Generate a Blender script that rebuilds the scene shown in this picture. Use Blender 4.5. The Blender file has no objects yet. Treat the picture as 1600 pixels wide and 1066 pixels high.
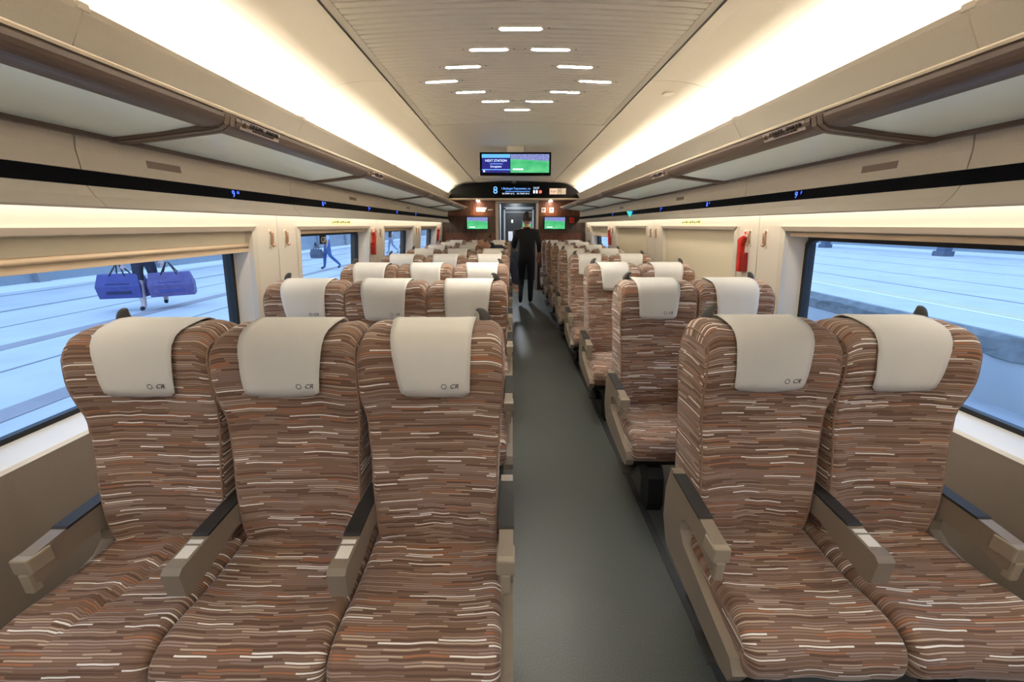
import bpy, bmesh, math, random
from mathutils import Vector, Matrix, noise

random.seed(7)
scene = bpy.context.scene
COL = scene.collection
PI = math.pi

# ------------------------------------------------------------------ camera
XC, ZC, FPX = -0.04, 1.46, 590.0
TH = math.atan(181.0 / FPX)
cam_d = bpy.data.cameras.new('camera')
cam_d.sensor_fit = 'HORIZONTAL'
cam_d.sensor_width = 36.0
cam_d.lens = FPX / 1600.0 * 36.0
cam_d.clip_start = 0.02
cam_d.clip_end = 300
cam = bpy.data.objects.new('camera', cam_d)
COL.objects.link(cam)
cam.location = (XC, 0, ZC)
cam.rotation_euler = (PI / 2 - TH, 0, 0)
scene.camera = cam

# ------------------------------------------------------------------ world and exposure
world = bpy.data.worlds.new('world')
scene.world = world
world.use_nodes = True
bg = world.node_tree.nodes['Background']
bg.inputs[0].default_value = (0.39, 0.605, 1.0, 1)
bg.inputs[1].default_value = 0.86
scene.view_settings.view_transform = 'Standard'
scene.view_settings.look = 'None'
scene.view_settings.gamma = 1.0
scene.view_settings.exposure = 1.42
scene.view_settings.use_curve_mapping = False

COVE_W, CORNICE_W = 9.0, 1.5        # watts per two-metre length of light strip
WARM = (1.0, 0.89, 0.73)
CABIN_Y0, CABIN_Y1 = -2.6, 8.9


def area_light(name, loc, rot, sx, sy, w, col, spread=PI):
    d = bpy.data.lights.new(name, 'AREA')
    d.shape = 'RECTANGLE'
    d.size, d.size_y = sx, sy
    d.energy = w
    d.color = col
    d.spread = spread
    o = bpy.data.objects.new(name, d)
    o.location = loc
    o.rotation_euler = rot
    COL.objects.link(o)
    return o


_n = 6
_len = (CABIN_Y1 - CABIN_Y0 - 0.3) / _n
for _s in (-1, 1):
    for _k in range(_n):
        _y = CABIN_Y0 + 0.1 + (_k + 0.5) * _len
        # hidden strip behind the valance, shining up on the ceiling
        area_light('cove_strip', (_s * 1.437, _y, 2.005), (PI, _s * 0.10, 0), 0.05, _len, COVE_W, WARM)
        # hidden strip behind the cornice lip, washing the wall
        area_light('cornice_strip', (_s * 1.515, _y, 1.575), (0, -_s * 0.25, 0), 0.03, _len, CORNICE_W, WARM)

# ------------------------------------------------------------------ helpers


def lin(c):
    out = []
    for v in c:
        v /= 255.0
        out.append(v / 12.92 if v <= 0.04045 else ((v + 0.055) / 1.055) ** 2.4)
    return tuple(out)


MATS = {}


def mat(name, rgb, rough=0.5, metal=0.0, spec=0.5, var=0.0, scale=60.0, bump=0.0, bscale=300.0, emit=None, estr=0.0, coat=0.0):
    """A principled material; var mottles the colour with noise, bump adds fine relief."""
    if name in MATS:
        return MATS[name]
    m = bpy.data.materials.new(name)
    m.use_nodes = True
    nt = m.node_tree
    b = nt.nodes['Principled BSDF']
    c = lin(rgb)
    b.inputs['Base Color'].default_value = (*c, 1)
    b.inputs['Roughness'].default_value = rough
    b.inputs['Metallic'].default_value = metal
    b.inputs['Specular IOR Level'].default_value = spec
    b.inputs['Coat Weight'].default_value = coat
    if emit is not None:
        b.inputs['Emission Color'].default_value = (*lin(emit), 1)
        b.inputs['Emission Strength'].default_value = estr
    if var or bump:
        tc = nt.nodes.new('ShaderNodeTexCoord')
    if var:
        n = nt.nodes.new('ShaderNodeTexNoise')
        n.inputs['Scale'].default_value = scale
        n.inputs['Detail'].default_value = 3
        r = nt.nodes.new('ShaderNodeMapRange')
        r.inputs['From Min'].default_value = 0.3
        r.inputs['From Max'].default_value = 0.7
        r.inputs['To Min'].default_value = 1 - var
        r.inputs['To Max'].default_value = 1 + var
        x = nt.nodes.new('ShaderNodeVectorMath')
        x.operation = 'SCALE'
        x.inputs[0].default_value = c
        nt.links.new(tc.outputs['Object'], n.inputs['Vector'])
        nt.links.new(n.outputs['Fac'], r.inputs['Value'])
        nt.links.new(r.outputs['Result'], x.inputs['Scale'])
        nt.links.new(x.outputs['Vector'], b.inputs['Base Color'])
    if bump:
        n2 = nt.nodes.new('ShaderNodeTexNoise')
        n2.inputs['Scale'].default_value = bscale
        bp = nt.nodes.new('ShaderNodeBump')
        bp.inputs['Strength'].default_value = bump
        bp.inputs['Distance'].default_value = 0.002
        nt.links.new(tc.outputs['Object'], n2.inputs['Vector'])
        nt.links.new(n2.outputs['Fac'], bp.inputs['Height'])
        nt.links.new(bp.outputs['Normal'], b.inputs['Normal'])
    MATS[name] = m
    return m


def link(o, parent=None):
    COL.objects.link(o)
    if parent is not None:
        o.parent = parent
    return o


def mesh_obj(name, verts, faces, m, parent=None, smooth=False, loc=None):
    me = bpy.data.meshes.new(name)
    me.from_pydata([tuple(v) for v in verts], [], [tuple(f) for f in faces])
    me.materials.append(m)
    if smooth:
        me.polygons.foreach_set('use_smooth', [True] * len(me.polygons))
    me.update()
    o = bpy.data.objects.new(name, me)
    if loc is not None:
        o.location = loc
    return link(o, parent)


def inst(src, parent=None, loc=None, name=None):
    """One more object on the mesh of src."""
    o = bpy.data.objects.new(name or src.name.split('.')[0], src.data)
    if loc is not None:
        o.location = loc
    return link(o, parent)


def tag(o, label=None, cat=None, group=None, kind=None):
    if label:
        o['label'] = label
    if cat:
        o['category'] = cat
    if group:
        o['group'] = group
    if kind:
        o['kind'] = kind
    return o


def thing(name, label, cat, loc=(0, 0, 0), group=None, rotz=0.0):
    o = bpy.data.objects.new(name, None)
    o.empty_display_size = 0.1
    o.location = loc
    o.rotation_euler = (0, 0, rotz)
    link(o)
    return tag(o, label, cat, group)


class MB:
    """Collects shapes and links them as one mesh object."""

    def __init__(self):
        self.v, self.f = [], []

    def add(self, v, f):
        n = len(self.v)
        self.v += [tuple(p) for p in v]
        self.f += [tuple(i + n for i in q) for q in f]
        return self

    def box(self, x0, x1, y0, y1, z0, z1, bev=0.0):
        if x0 > x1:
            x0, x1 = x1, x0
        if bev:
            bm = bmesh.new()
            bmesh.ops.create_cube(bm, size=1)
            for p in bm.verts:
                p.co = Vector(((x0 + x1) / 2 + p.co.x * (x1 - x0), (y0 + y1) / 2 + p.co.y * (y1 - y0), (z0 + z1) / 2 + p.co.z * (z1 - z0)))
            bmesh.ops.bevel(bm, geom=bm.edges[:], offset=bev, segments=2, affect='EDGES', profile=0.5)
            bm.verts.index_update()
            self.add([p.co[:] for p in bm.verts], [[q.index for q in f.verts] for f in bm.faces])
            bm.free()
            return self
        v = [(x, y, z) for x in (x0, x1) for y in (y0, y1) for z in (z0, z1)]
        return self.add(v, [(0, 1, 3, 2), (4, 6, 7, 5), (0, 4, 5, 1), (2, 3, 7, 6), (0, 2, 6, 4), (1, 5, 7, 3)])

    def prism(self, poly, a, b, axis='y', fn=None):
        """poly: 2D points; extruded from a to b along the axis; the other two axes keep their order."""
        n = len(poly)
        put = fn or {'y': lambda p, t: (p[0], t, p[1]), 'x': lambda p, t: (t, p[0], p[1]), 'z': lambda p, t: (p[0], p[1], t)}[axis]
        v = [put(p, a) for p in poly] + [put(p, b) for p in poly]
        f = [(i, (i + 1) % n, n + (i + 1) % n, n + i) for i in range(n)]
        return self.add(v, f + [tuple(range(n))[::-1], tuple(range(n, 2 * n))])

    def tube(self, pts, r, seg=8, cap=True, flat=1.0):
        """r: radius or list; flat squashes the section in y."""
        pts = [Vector(p) for p in pts]
        rs = r if isinstance(r, (list, tuple)) else [r] * len(pts)
        v, f = [], []
        up = None
        for i, p in enumerate(pts):
            t = (pts[min(i + 1, len(pts) - 1)] - pts[max(i - 1, 0)]).normalized()
            if up is None:
                a = Vector((0, 0, 1)) if abs(t.z) < 0.9 else Vector((0, 1, 0))
                up = t.cross(a).normalized()
            up = (up - t * up.dot(t)).normalized()
            w = t.cross(up)
            for k in range(seg):
                an = 2 * PI * k / seg
                v.append(p + up * math.cos(an) * rs[i] + w * math.sin(an) * rs[i] * flat)
        for i in range(len(pts) - 1):
            for k in range(seg):
                f.append((i * seg + k, i * seg + (k + 1) % seg, (i + 1) * seg + (k + 1) % seg, (i + 1) * seg + k))
        if cap:
            f.append(tuple(range(seg))[::-1])
            f.append(tuple((len(pts) - 1) * seg + k for k in range(seg)))
        return self.add(v, f)

    def ellipsoid(self, c, r, nu=14, nv=10, fn=None):
        v, f = [], []
        for i in range(nv + 1):
            a = PI * i / nv
            for k in range(nu):
                b = 2 * PI * k / nu
                p = Vector((math.sin(a) * math.cos(b), math.sin(a) * math.sin(b), math.cos(a)))
                if fn:
                    p = fn(p)
                v.append((c[0] + p.x * r[0], c[1] + p.y * r[1], c[2] + p.z * r[2]))
        for i in range(nv):
            for k in range(nu):
                f.append((i * nu + k, (i + 1) * nu + k, (i + 1) * nu + (k + 1) % nu, i * nu + (k + 1) % nu))
        return self.add(v, f)

    def build(self, name, m, parent=None, smooth=False, loc=None):
        return mesh_obj(name, self.v, self.f, m, parent, smooth, loc)


def text_mesh(name, body, size, m, parent=None, matrix=None, align='CENTER', shear=0.0, depth=0.0006):
    cu = bpy.data.curves.new('tmp', 'FONT')
    cu.body = body
    cu.size = size
    cu.align_x = align
    cu.align_y = 'CENTER'
    cu.shear = shear
    cu.extrude = depth
    cu.resolution_u = 2
    o = bpy.data.objects.new('tmp', cu)
    COL.objects.link(o)
    dg = bpy.context.evaluated_depsgraph_get()
    dg.update()
    me = bpy.data.meshes.new_from_object(o.evaluated_get(dg))
    bpy.data.objects.remove(o)
    bpy.data.curves.remove(cu)
    me.name = name
    me.materials.clear()
    me.materials.append(m)
    if matrix is not None:
        me.transform(matrix)
    return link(bpy.data.objects.new(name, me), parent)


def basis(origin, ex, ey):
    """4x4 that puts text x along ex and text y along ey at origin."""
    ex, ey = Vector(ex).normalized(), Vector(ey).normalized()
    ez = ex.cross(ey)
    return Matrix(((ex.x, ey.x, ez.x, origin[0]), (ex.y, ey.y, ez.y, origin[1]), (ex.z, ey.z, ez.z, origin[2]), (0, 0, 0, 1)))


def catmull(pts, n, closed=False):
    """Resample a 2D or 3D polyline smoothly to n points, evenly in length."""
    pts = [Vector(p) for p in pts]
    m = len(pts)
    fine = []
    segs = m if closed else m - 1
    for i in range(segs):
        p = [pts[(i + k) % m] if closed else pts[min(max(i + k, 0), m - 1)] for k in (-1, 0, 1, 2)]
        for q in range(12):
            t = q / 12
            fine.append(0.5 * ((2 * p[1]) + (p[2] - p[0]) * t + (2 * p[0] - 5 * p[1] + 4 * p[2] - p[3]) * t * t + (3 * p[1] - p[0] - 3 * p[2] + p[3]) * t ** 3))
    fine.append(pts[0] if closed else pts[-1])
    d = [0.0]
    for a, b in zip(fine, fine[1:]):
        d.append(d[-1] + (b - a).length)
    out, k = [], 0
    steps = n if closed else n - 1
    for i in range(n):
        t = d[-1] * i / steps
        while k < len(d) - 2 and d[k + 1] < t:
            k += 1
        u = (t - d[k]) / max(d[k + 1] - d[k], 1e-9)
        out.append(fine[k].lerp(fine[k + 1], u))
    return out, d[-1]


# ------------------------------------------------------------------ materials
M_cream = mat('cream_panel', (222, 212, 194), 0.45, var=0.03, scale=220)
M_ceil = mat('ceiling_cream', (206, 200, 188), 0.5, var=0.015, scale=150)
M_slat = mat('ceiling_slat', (232, 226, 214), 0.5)
M_centre = mat('ceiling_centre', (232, 226, 214), 0.5, var=0.015, scale=150)
M_gap = mat('dark_gap', (38, 34, 30), 0.6)
M_beige = mat('cornice_beige', (208, 198, 182), 0.5, var=0.04, scale=300)
M_wallp = mat('wall_panel', (212, 204, 190), 0.45, var=0.02, scale=200)
M_lower = mat('lower_wall_taupe', (138, 124, 110), 0.6, var=0.06, scale=400, bump=0.15, bscale=500)
M_sill = mat('sill_cream', (226, 221, 210), 0.35)
M_taupe = mat('taupe_trim', (126, 108, 94), 0.42, var=0.03, scale=200)
M_rackbrown = mat('rack_brown', (112, 95, 84), 0.35, var=0.03, scale=200)
M_frame = mat('window_frame', (205, 197, 182), 0.45)
M_head = mat('window_header', (150, 138, 126), 0.5)
M_shade = mat('shade_cloth', (216, 205, 180), 0.8, var=0.03, scale=400, bump=0.2, bscale=700)
M_bar = mat('shade_bar', (214, 190, 160), 0.4)
M_black = mat('black_rubber', (22, 24, 27), 0.5)
M_gloss = mat('black_glass', (9, 12, 12), 0.25, spec=0.12)
M_strip = mat('display_strip', (10, 11, 16), 0.55, spec=0.05)
M_floor = None
M_white = mat('white_plate', (236, 232, 224), 0.5)
M_steel = mat('brushed_steel', (176, 168, 158), 0.35, metal=0.8)
M_copper = mat('hook_bronze', (168, 132, 108), 0.35, metal=0.6)
M_red = mat('red_plastic', (206, 40, 26), 0.4)
M_dred = mat('dark_red_plastic', (140, 22, 16), 0.5)
M_grey = mat('grey_handle', (74, 72, 68), 0.5, var=0.06, scale=300)
M_arm = mat('arm_taupe', (138, 125, 109), 0.45, var=0.04, scale=400)
M_armlight = mat('arm_front_beige', (158, 145, 126), 0.45)
M_pad = mat('arm_pad_charcoal', (42, 40, 38), 0.6, var=0.08, scale=500, bump=0.2, bscale=900)
M_base = mat('seat_base_black', (24, 26, 26), 0.5, var=0.1, scale=200)
M_concrete = mat('platform_concrete', (206, 206, 204), 0.9, var=0.07, scale=1.3)
M_conc2 = mat('platform_band', (168, 160, 160), 0.9, var=0.06, scale=3)
M_conc3 = mat('platform_joint', (150, 152, 156), 0.9)
M_wallout = mat('station_wall', (150, 158, 164), 0.9, var=0.06, scale=0.9)
M_broken = mat('broken_concrete', (150, 152, 150), 0.95, var=0.2, scale=5, bump=0.8, bscale=14)
M_trackbed = mat('track_bed', (176, 178, 182), 0.95, var=0.08, scale=2)
M_yellow = mat('yellow_line', (214, 206, 170), 0.85, var=0.05, scale=8)
M_whiteline = mat('white_line', (244, 244, 240), 0.8)
M_ink = mat('black_ink', (28, 24, 26), 0.7)
M_blueled = mat('blue_led', (30, 60, 220), 0.5, emit=(60, 95, 255), estr=1.2)
M_whiteled = mat('white_led', (230, 240, 255), 0.5, emit=(200, 225, 255), estr=0.55)
M_blueglow = mat('pale_blue_led', (90, 150, 240), 0.5, emit=(110, 170, 255), estr=0.6)


def towel_material():
    m = mat('antimacassar_cloth', (222, 219, 212), 0.85, var=0.02, scale=500, bump=0.25, bscale=420)
    return m


M_towel = towel_material()


def glass_material():
    m = bpy.data.materials.new('window_glass')
    m.use_nodes = True
    nt = m.node_tree
    nt.nodes.clear()
    out = nt.nodes.new('ShaderNodeOutputMaterial')
    mix = nt.nodes.new('ShaderNodeMixShader')
    tr = nt.nodes.new('ShaderNodeBsdfTransparent')
    tr.inputs[0].default_value = (0.93, 0.97, 1.0, 1)
    gl = nt.nodes.new('ShaderNodeBsdfGlossy')
    gl.inputs['Roughness'].default_value = 0.02
    lw = nt.nodes.new('ShaderNodeLayerWeight')
    lw.inputs[0].default_value = 0.5
    pw = nt.nodes.new('ShaderNodeMath')
    pw.operation = 'POWER'
    nt.links.new(lw.outputs['Facing'], pw.inputs[0])
    pw.inputs[1].default_value = 5.0
    ml = nt.nodes.new('ShaderNodeMath')
    ml.operation = 'MULTIPLY_ADD'
    nt.links.new(pw.outputs[0], ml.inputs[0])
    ml.inputs[1].default_value = 0.35
    ml.inputs[2].default_value = 0.02
    nt.links.new(ml.outputs[0], mix.inputs[0])
    nt.links.new(tr.outputs[0], mix.inputs[1])
    nt.links.new(gl.outputs[0], mix.inputs[2])
    nt.links.new(mix.outputs[0], out.inputs[0])
    return m


M_glass = glass_material()


def frosted_material():
    m = bpy.data.materials.new('frosted_glass')
    m.use_nodes = True
    nt = m.node_tree
    nt.nodes.clear()
    out = nt.nodes.new('ShaderNodeOutputMaterial')
    a = nt.nodes.new('ShaderNodeBsdfTranslucent')
    a.inputs[0].default_value = (0.86, 0.95, 1.0, 1)
    d = nt.nodes.new('ShaderNodeBsdfDiffuse')
    d.inputs[0].default_value = (0.60, 0.67, 0.72, 1)
    g = nt.nodes.new('ShaderNodeBsdfGlossy')
    g.inputs['Color'].default_value = (0.95, 0.97, 1, 1)
    g.inputs['Roughness'].default_value = 0.28
    m1 = nt.nodes.new('ShaderNodeMixShader')
    m1.inputs[0].default_value = 0.25
    m2 = nt.nodes.new('ShaderNodeMixShader')
    m2.inputs[0].default_value = 0.4
    nt.links.new(a.outputs[0], m1.inputs[1])
    nt.links.new(d.outputs[0], m1.inputs[2])
    nt.links.new(m1.outputs[0], m2.inputs[1])
    nt.links.new(g.outputs[0], m2.inputs[2])
    nt.links.new(m2.outputs[0], out.inputs[0])
    return m


M_frost = frosted_material()


def floor_material():
    m = mat('floor_grey', (104, 106, 98), 0.38, spec=0.5)
    nt = m.node_tree
    b = nt.nodes['Principled BSDF']
    tc = nt.nodes.new('ShaderNodeTexCoord')
    v = nt.nodes.new('ShaderNodeTexNoise')
    v.inputs['Scale'].default_value = 340
    v.inputs['Detail'].default_value = 2
    cr = nt.nodes.new('ShaderNodeValToRGB')
    e = cr.color_ramp.elements
    e[0].position, e[0].color = 0.30, (*lin((58, 61, 58)), 1)
    e[1].position, e[1].color = 0.72, (*lin((100, 102, 95)), 1)
    x = e.new(0.5)
    x.color = (*lin((78, 81, 76)), 1)
    x = e.new(0.76)
    x.color = (*lin((196, 194, 184)), 1)
    nt.links.new(tc.outputs['Object'], v.inputs['Vector'])
    nt.links.new(v.outputs['Fac'], cr.inputs[0])
    nt.links.new(cr.outputs[0], b.inputs['Base Color'])
    n2 = nt.nodes.new('ShaderNodeTexNoise')
    n2.inputs['Scale'].default_value = 2.0
    mr = nt.nodes.new('ShaderNodeMapRange')
    mr.inputs['To Min'].default_value = 0.30
    mr.inputs['To Max'].default_value = 0.48
    nt.links.new(tc.outputs['Object'], n2.inputs['Vector'])
    nt.links.new(n2.outputs['Fac'], mr.inputs['Value'])
    nt.links.new(mr.outputs[0], b.inputs['Roughness'])
    return m


M_floor = floor_material()


def wood_material(name, dark, light):
    m = mat(name, dark, 0.32, spec=0.5)
    nt = m.node_tree
    b = nt.nodes['Principled BSDF']
    tc = nt.nodes.new('ShaderNodeTexCoord')
    mp = nt.nodes.new('ShaderNodeMapping')
    mp.inputs['Scale'].default_value = (28, 28, 3)
    n = nt.nodes.new('ShaderNodeTexNoise')
    n.inputs['Scale'].default_value = 1.6
    n.inputs['Detail'].default_value = 6
    cr = nt.nodes.new('ShaderNodeValToRGB')
    cr.color_ramp.elements[0].position = 0.32
    cr.color_ramp.elements[0].color = (*lin(dark), 1)
    cr.color_ramp.elements[1].position = 0.70
    cr.color_ramp.elements[1].color = (*lin(light), 1)
    nt.links.new(tc.outputs['Object'], mp.inputs[0])
    nt.links.new(mp.outputs[0], n.inputs['Vector'])
    nt.links.new(n.outputs['Fac'], cr.inputs[0])
    nt.links.new(cr.outputs[0], b.inputs['Base Color'])
    return m


M_wood = wood_material('walnut_panel', (78, 48, 36), (124, 76, 54))
M_wooddark = wood_material('dark_walnut', (52, 36, 30), (84, 58, 46))


def fabric_material():
    """Brown seat cloth woven with short horizontal dashes; UV in metres."""
    m = bpy.data.materials.new('striped_seat_cloth')
    m.use_nodes = True
    nt = m.node_tree
    N, L = nt.nodes, nt.links
    b = N['Principled BSDF']
    b.inputs['Roughness'].default_value = 0.85
    b.inputs['Specular IOR Level'].default_value = 0.2
    b.inputs['Sheen Weight'].default_value = 0.25
    b.inputs['Sheen Roughness'].default_value = 0.4

    def math_(op, a, c=None):
        n = N.new('ShaderNodeMath')
        n.operation = op
        for i, q in enumerate((a, c)):
            if q is None:
                continue
            if isinstance(q, (int, float)):
                n.inputs[i].default_value = q
            else:
                L.new(q, n.inputs[i])
        return n.outputs[0]

    def white(dim, val=None, vec=None):
        n = N.new('ShaderNodeTexWhiteNoise')
        n.noise_dimensions = dim
        if val is not None:
            L.new(val, n.inputs['W'])
        if vec is not None:
            L.new(vec, n.inputs['Vector'])
        return n.outputs['Value']

    uv = N.new('ShaderNodeUVMap')
    uv.uv_map = 'UVMap'
    sep = N.new('ShaderNodeSeparateXYZ')
    L.new(uv.outputs[0], sep.inputs[0])
    oi = N.new('ShaderNodeObjectInfo')
    rnd = oi.outputs['Random']
    U = math_('ADD', sep.outputs[0], math_('MULTIPLY', rnd, 31.0))
    V0 = math_('ADD', sep.outputs[1], math_('MULTIPLY', rnd, 17.0))
    # slight waviness of the drawn threads
    wn = N.new('ShaderNodeTexNoise')
    wn.inputs['Scale'].default_value = 7.0
    wn.inputs['Detail'].default_value = 1.0
    comb = N.new('ShaderNodeCombineXYZ')
    L.new(U, comb.inputs[0])
    L.new(math_('MULTIPLY', V0, 0.7), comb.inputs[1])
    L.new(comb.outputs[0], wn.inputs['Vector'])
    V = math_('ADD', V0, math_('MULTIPLY', math_('SUBTRACT', wn.outputs['Fac'], 0.5), 0.012))
    rowf = math_('DIVIDE', V, 0.0066)
    row = math_('FLOOR', rowf)
    fr = math_('FRACT', rowf)
    r1 = white('1D', row)
    r2 = white('1D', math_('ADD', row, 91.7))
    ln = math_('ADD', 0.075, math_('MULTIPLY', r2, 0.09))
    cell = math_('FLOOR', math_('ADD', math_('DIVIDE', U, ln), math_('MULTIPLY', r1, 53.0)))
    cv = N.new('ShaderNodeCombineXYZ')
    L.new(row, cv.inputs[0])
    L.new(cell, cv.inputs[1])
    rc = white('2D', None, cv.outputs[0])
    cr = N.new('ShaderNodeValToRGB')
    cr.color_ramp.interpolation = 'CONSTANT'
    el = cr.color_ramp.elements
    tbl = [(0.0, (138, 110, 91)), (0.20, (110, 84, 70)), (0.36, (157, 130, 112)), (0.52, (170, 147, 134)), (0.68, (178, 120, 88)),
           (0.75, (196, 176, 156)), (0.84, (150, 128, 120)), (0.922, (250, 246, 238))]
    el[0].position, el[0].color = tbl[0][0], (*lin(tbl[0][1]), 1)
    el[1].position, el[1].color = tbl[1][0], (*lin(tbl[1][1]), 1)
    for p, c in tbl[2:]:
        x = el.new(p)
        x.color = (*lin(c), 1)
    L.new(rc, cr.inputs[0])
    # dash mask inside each row
    hi = math_('MULTIPLY', math_('GREATER_THAN', fr, 0.18), math_('LESS_THAN', fr, 0.78))
    mx = N.new('ShaderNodeMix')
    mx.data_type = 'RGBA'
    L.new(hi, mx.inputs['Factor'])
    mx.inputs['A'].default_value = (*lin((127, 100, 83)), 1)
    L.new(cr.outputs[0], mx.inputs['B'])
    L.new(mx.outputs['Result'], b.inputs['Base Color'])
    # weave relief
    tn = N.new('ShaderNodeTexNoise')
    tn.inputs['Scale'].default_value = 420
    bp = N.new('ShaderNodeBump')
    bp.inputs['Strength'].default_value = 0.2
    bp.inputs['Distance'].default_value = 0.002
    L.new(uv.outputs[0], tn.inputs['Vector'])
    L.new(tn.outputs['Fac'], bp.inputs['Height'])
    L.new(bp.outputs['Normal'], b.inputs['Normal'])
    return m


M_fabric = fabric_material()
M_piping = mat('seat_piping', (146, 116, 96), 0.8)


def match_material(name, strength):
    """A football broadcast: crowd at the top, green pitch below; generated coordinates x across, z up."""
    m = bpy.data.materials.new(name)
    m.use_nodes = True
    nt = m.node_tree
    N, L = nt.nodes, nt.links
    b = N['Principled BSDF']
    b.inputs['Base Color'].default_value = (0, 0, 0, 1)
    b.inputs['Roughness'].default_value = 0.3
    tc = N.new('ShaderNodeTexCoord')
    sp = N.new('ShaderNodeSeparateXYZ')
    L.new(tc.outputs['Generated'], sp.inputs[0])
    n1 = N.new('ShaderNodeTexNoise')
    n1.inputs['Scale'].default_value = 22
    n1.inputs['Detail'].default_value = 4
    mp = N.new('ShaderNodeMapping')
    mp.inputs['Scale'].default_value = (2.0, 1, 1.2)
    L.new(tc.outputs['Generated'], mp.inputs[0])
    L.new(mp.outputs[0], n1.inputs['Vector'])
    crowd = N.new('ShaderNodeValToRGB')
    e = crowd.color_ramp.elements
    e[0].position, e[0].color = 0.38, (*lin((40, 44, 140)), 1)
    e[1].position, e[1].color = 0.62, (*lin((190, 200, 255)), 1)
    L.new(n1.outputs['Fac'], crowd.inputs[0])
    n2 = N.new('ShaderNodeTexNoise')
    n2.inputs['Scale'].default_value = 3
    L.new(tc.outputs['Generated'], n2.inputs['Vector'])
    pitch = N.new('ShaderNodeValToRGB')
    e = pitch.color_ramp.elements
    e[0].position, e[0].color = 0.3, (*lin((60, 190, 120)), 1)
    e[1].position, e[1].color = 0.7, (*lin((110, 225, 150)), 1)
    L.new(n2.outputs['Fac'], pitch.inputs[0])
    edge = N.new('ShaderNodeMath')      # the touch line slants
    edge.operation = 'MULTIPLY_ADD'
    L.new(sp.outputs[0], edge.inputs[0])
    edge.inputs[1].default_value = 0.12
    L.new(sp.outputs[2], edge.inputs[2])
    gt = N.new('ShaderNodeMath')
    gt.operation = 'GREATER_THAN'
    L.new(edge.outputs[0], gt.inputs[0])
    gt.inputs[1].default_value = 0.74
    mx = N.new('ShaderNodeMix')
    mx.data_type = 'RGBA'
    L.new(gt.outputs[0], mx.inputs['Factor'])
    L.new(pitch.outputs[0], mx.inputs['A'])
    L.new(crowd.outputs[0], mx.inputs['B'])
    L.new(mx.outputs['Result'], b.inputs['Emission Color'])
    b.inputs['Emission Strength'].default_value = strength
    return m


M_match = match_material('football_picture', 0.36)
M_navy = mat('screen_navy', (10, 14, 60), 0.3, emit=(32, 30, 120), estr=0.45)
M_cyan = mat('screen_cyan', (20, 80, 140), 0.3, emit=(110, 190, 235), estr=0.4)
M_lamp = mat('lamp_diffuser', (255, 255, 250), 0.5, emit=(255, 250, 240), estr=62.0)

# ------------------------------------------------------------------ the setting: floor, walls, ceiling
MODS = [-1.24, 0.69, 2.62, 4.55, 6.48, 8.41]


def XW(z):
    return 1.60 + (1.46 - z) * 0.11


fl = MB().box(-1.84, 1.84, CABIN_Y0, 11.2, -0.12, 0.0).build('floor', M_floor)
tag(fl, 'dark grey speckled vinyl floor of the carriage aisle', kind='structure')
for i, x in enumerate((0.665, -0.22)):
    t = MB().box(x - 0.017, x + 0.017, CABIN_Y0, 8.8, 0.0005, 0.004).build('seat_track', mat('seat_track_dark', (52, 52, 54), 0.5), fl)

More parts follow.
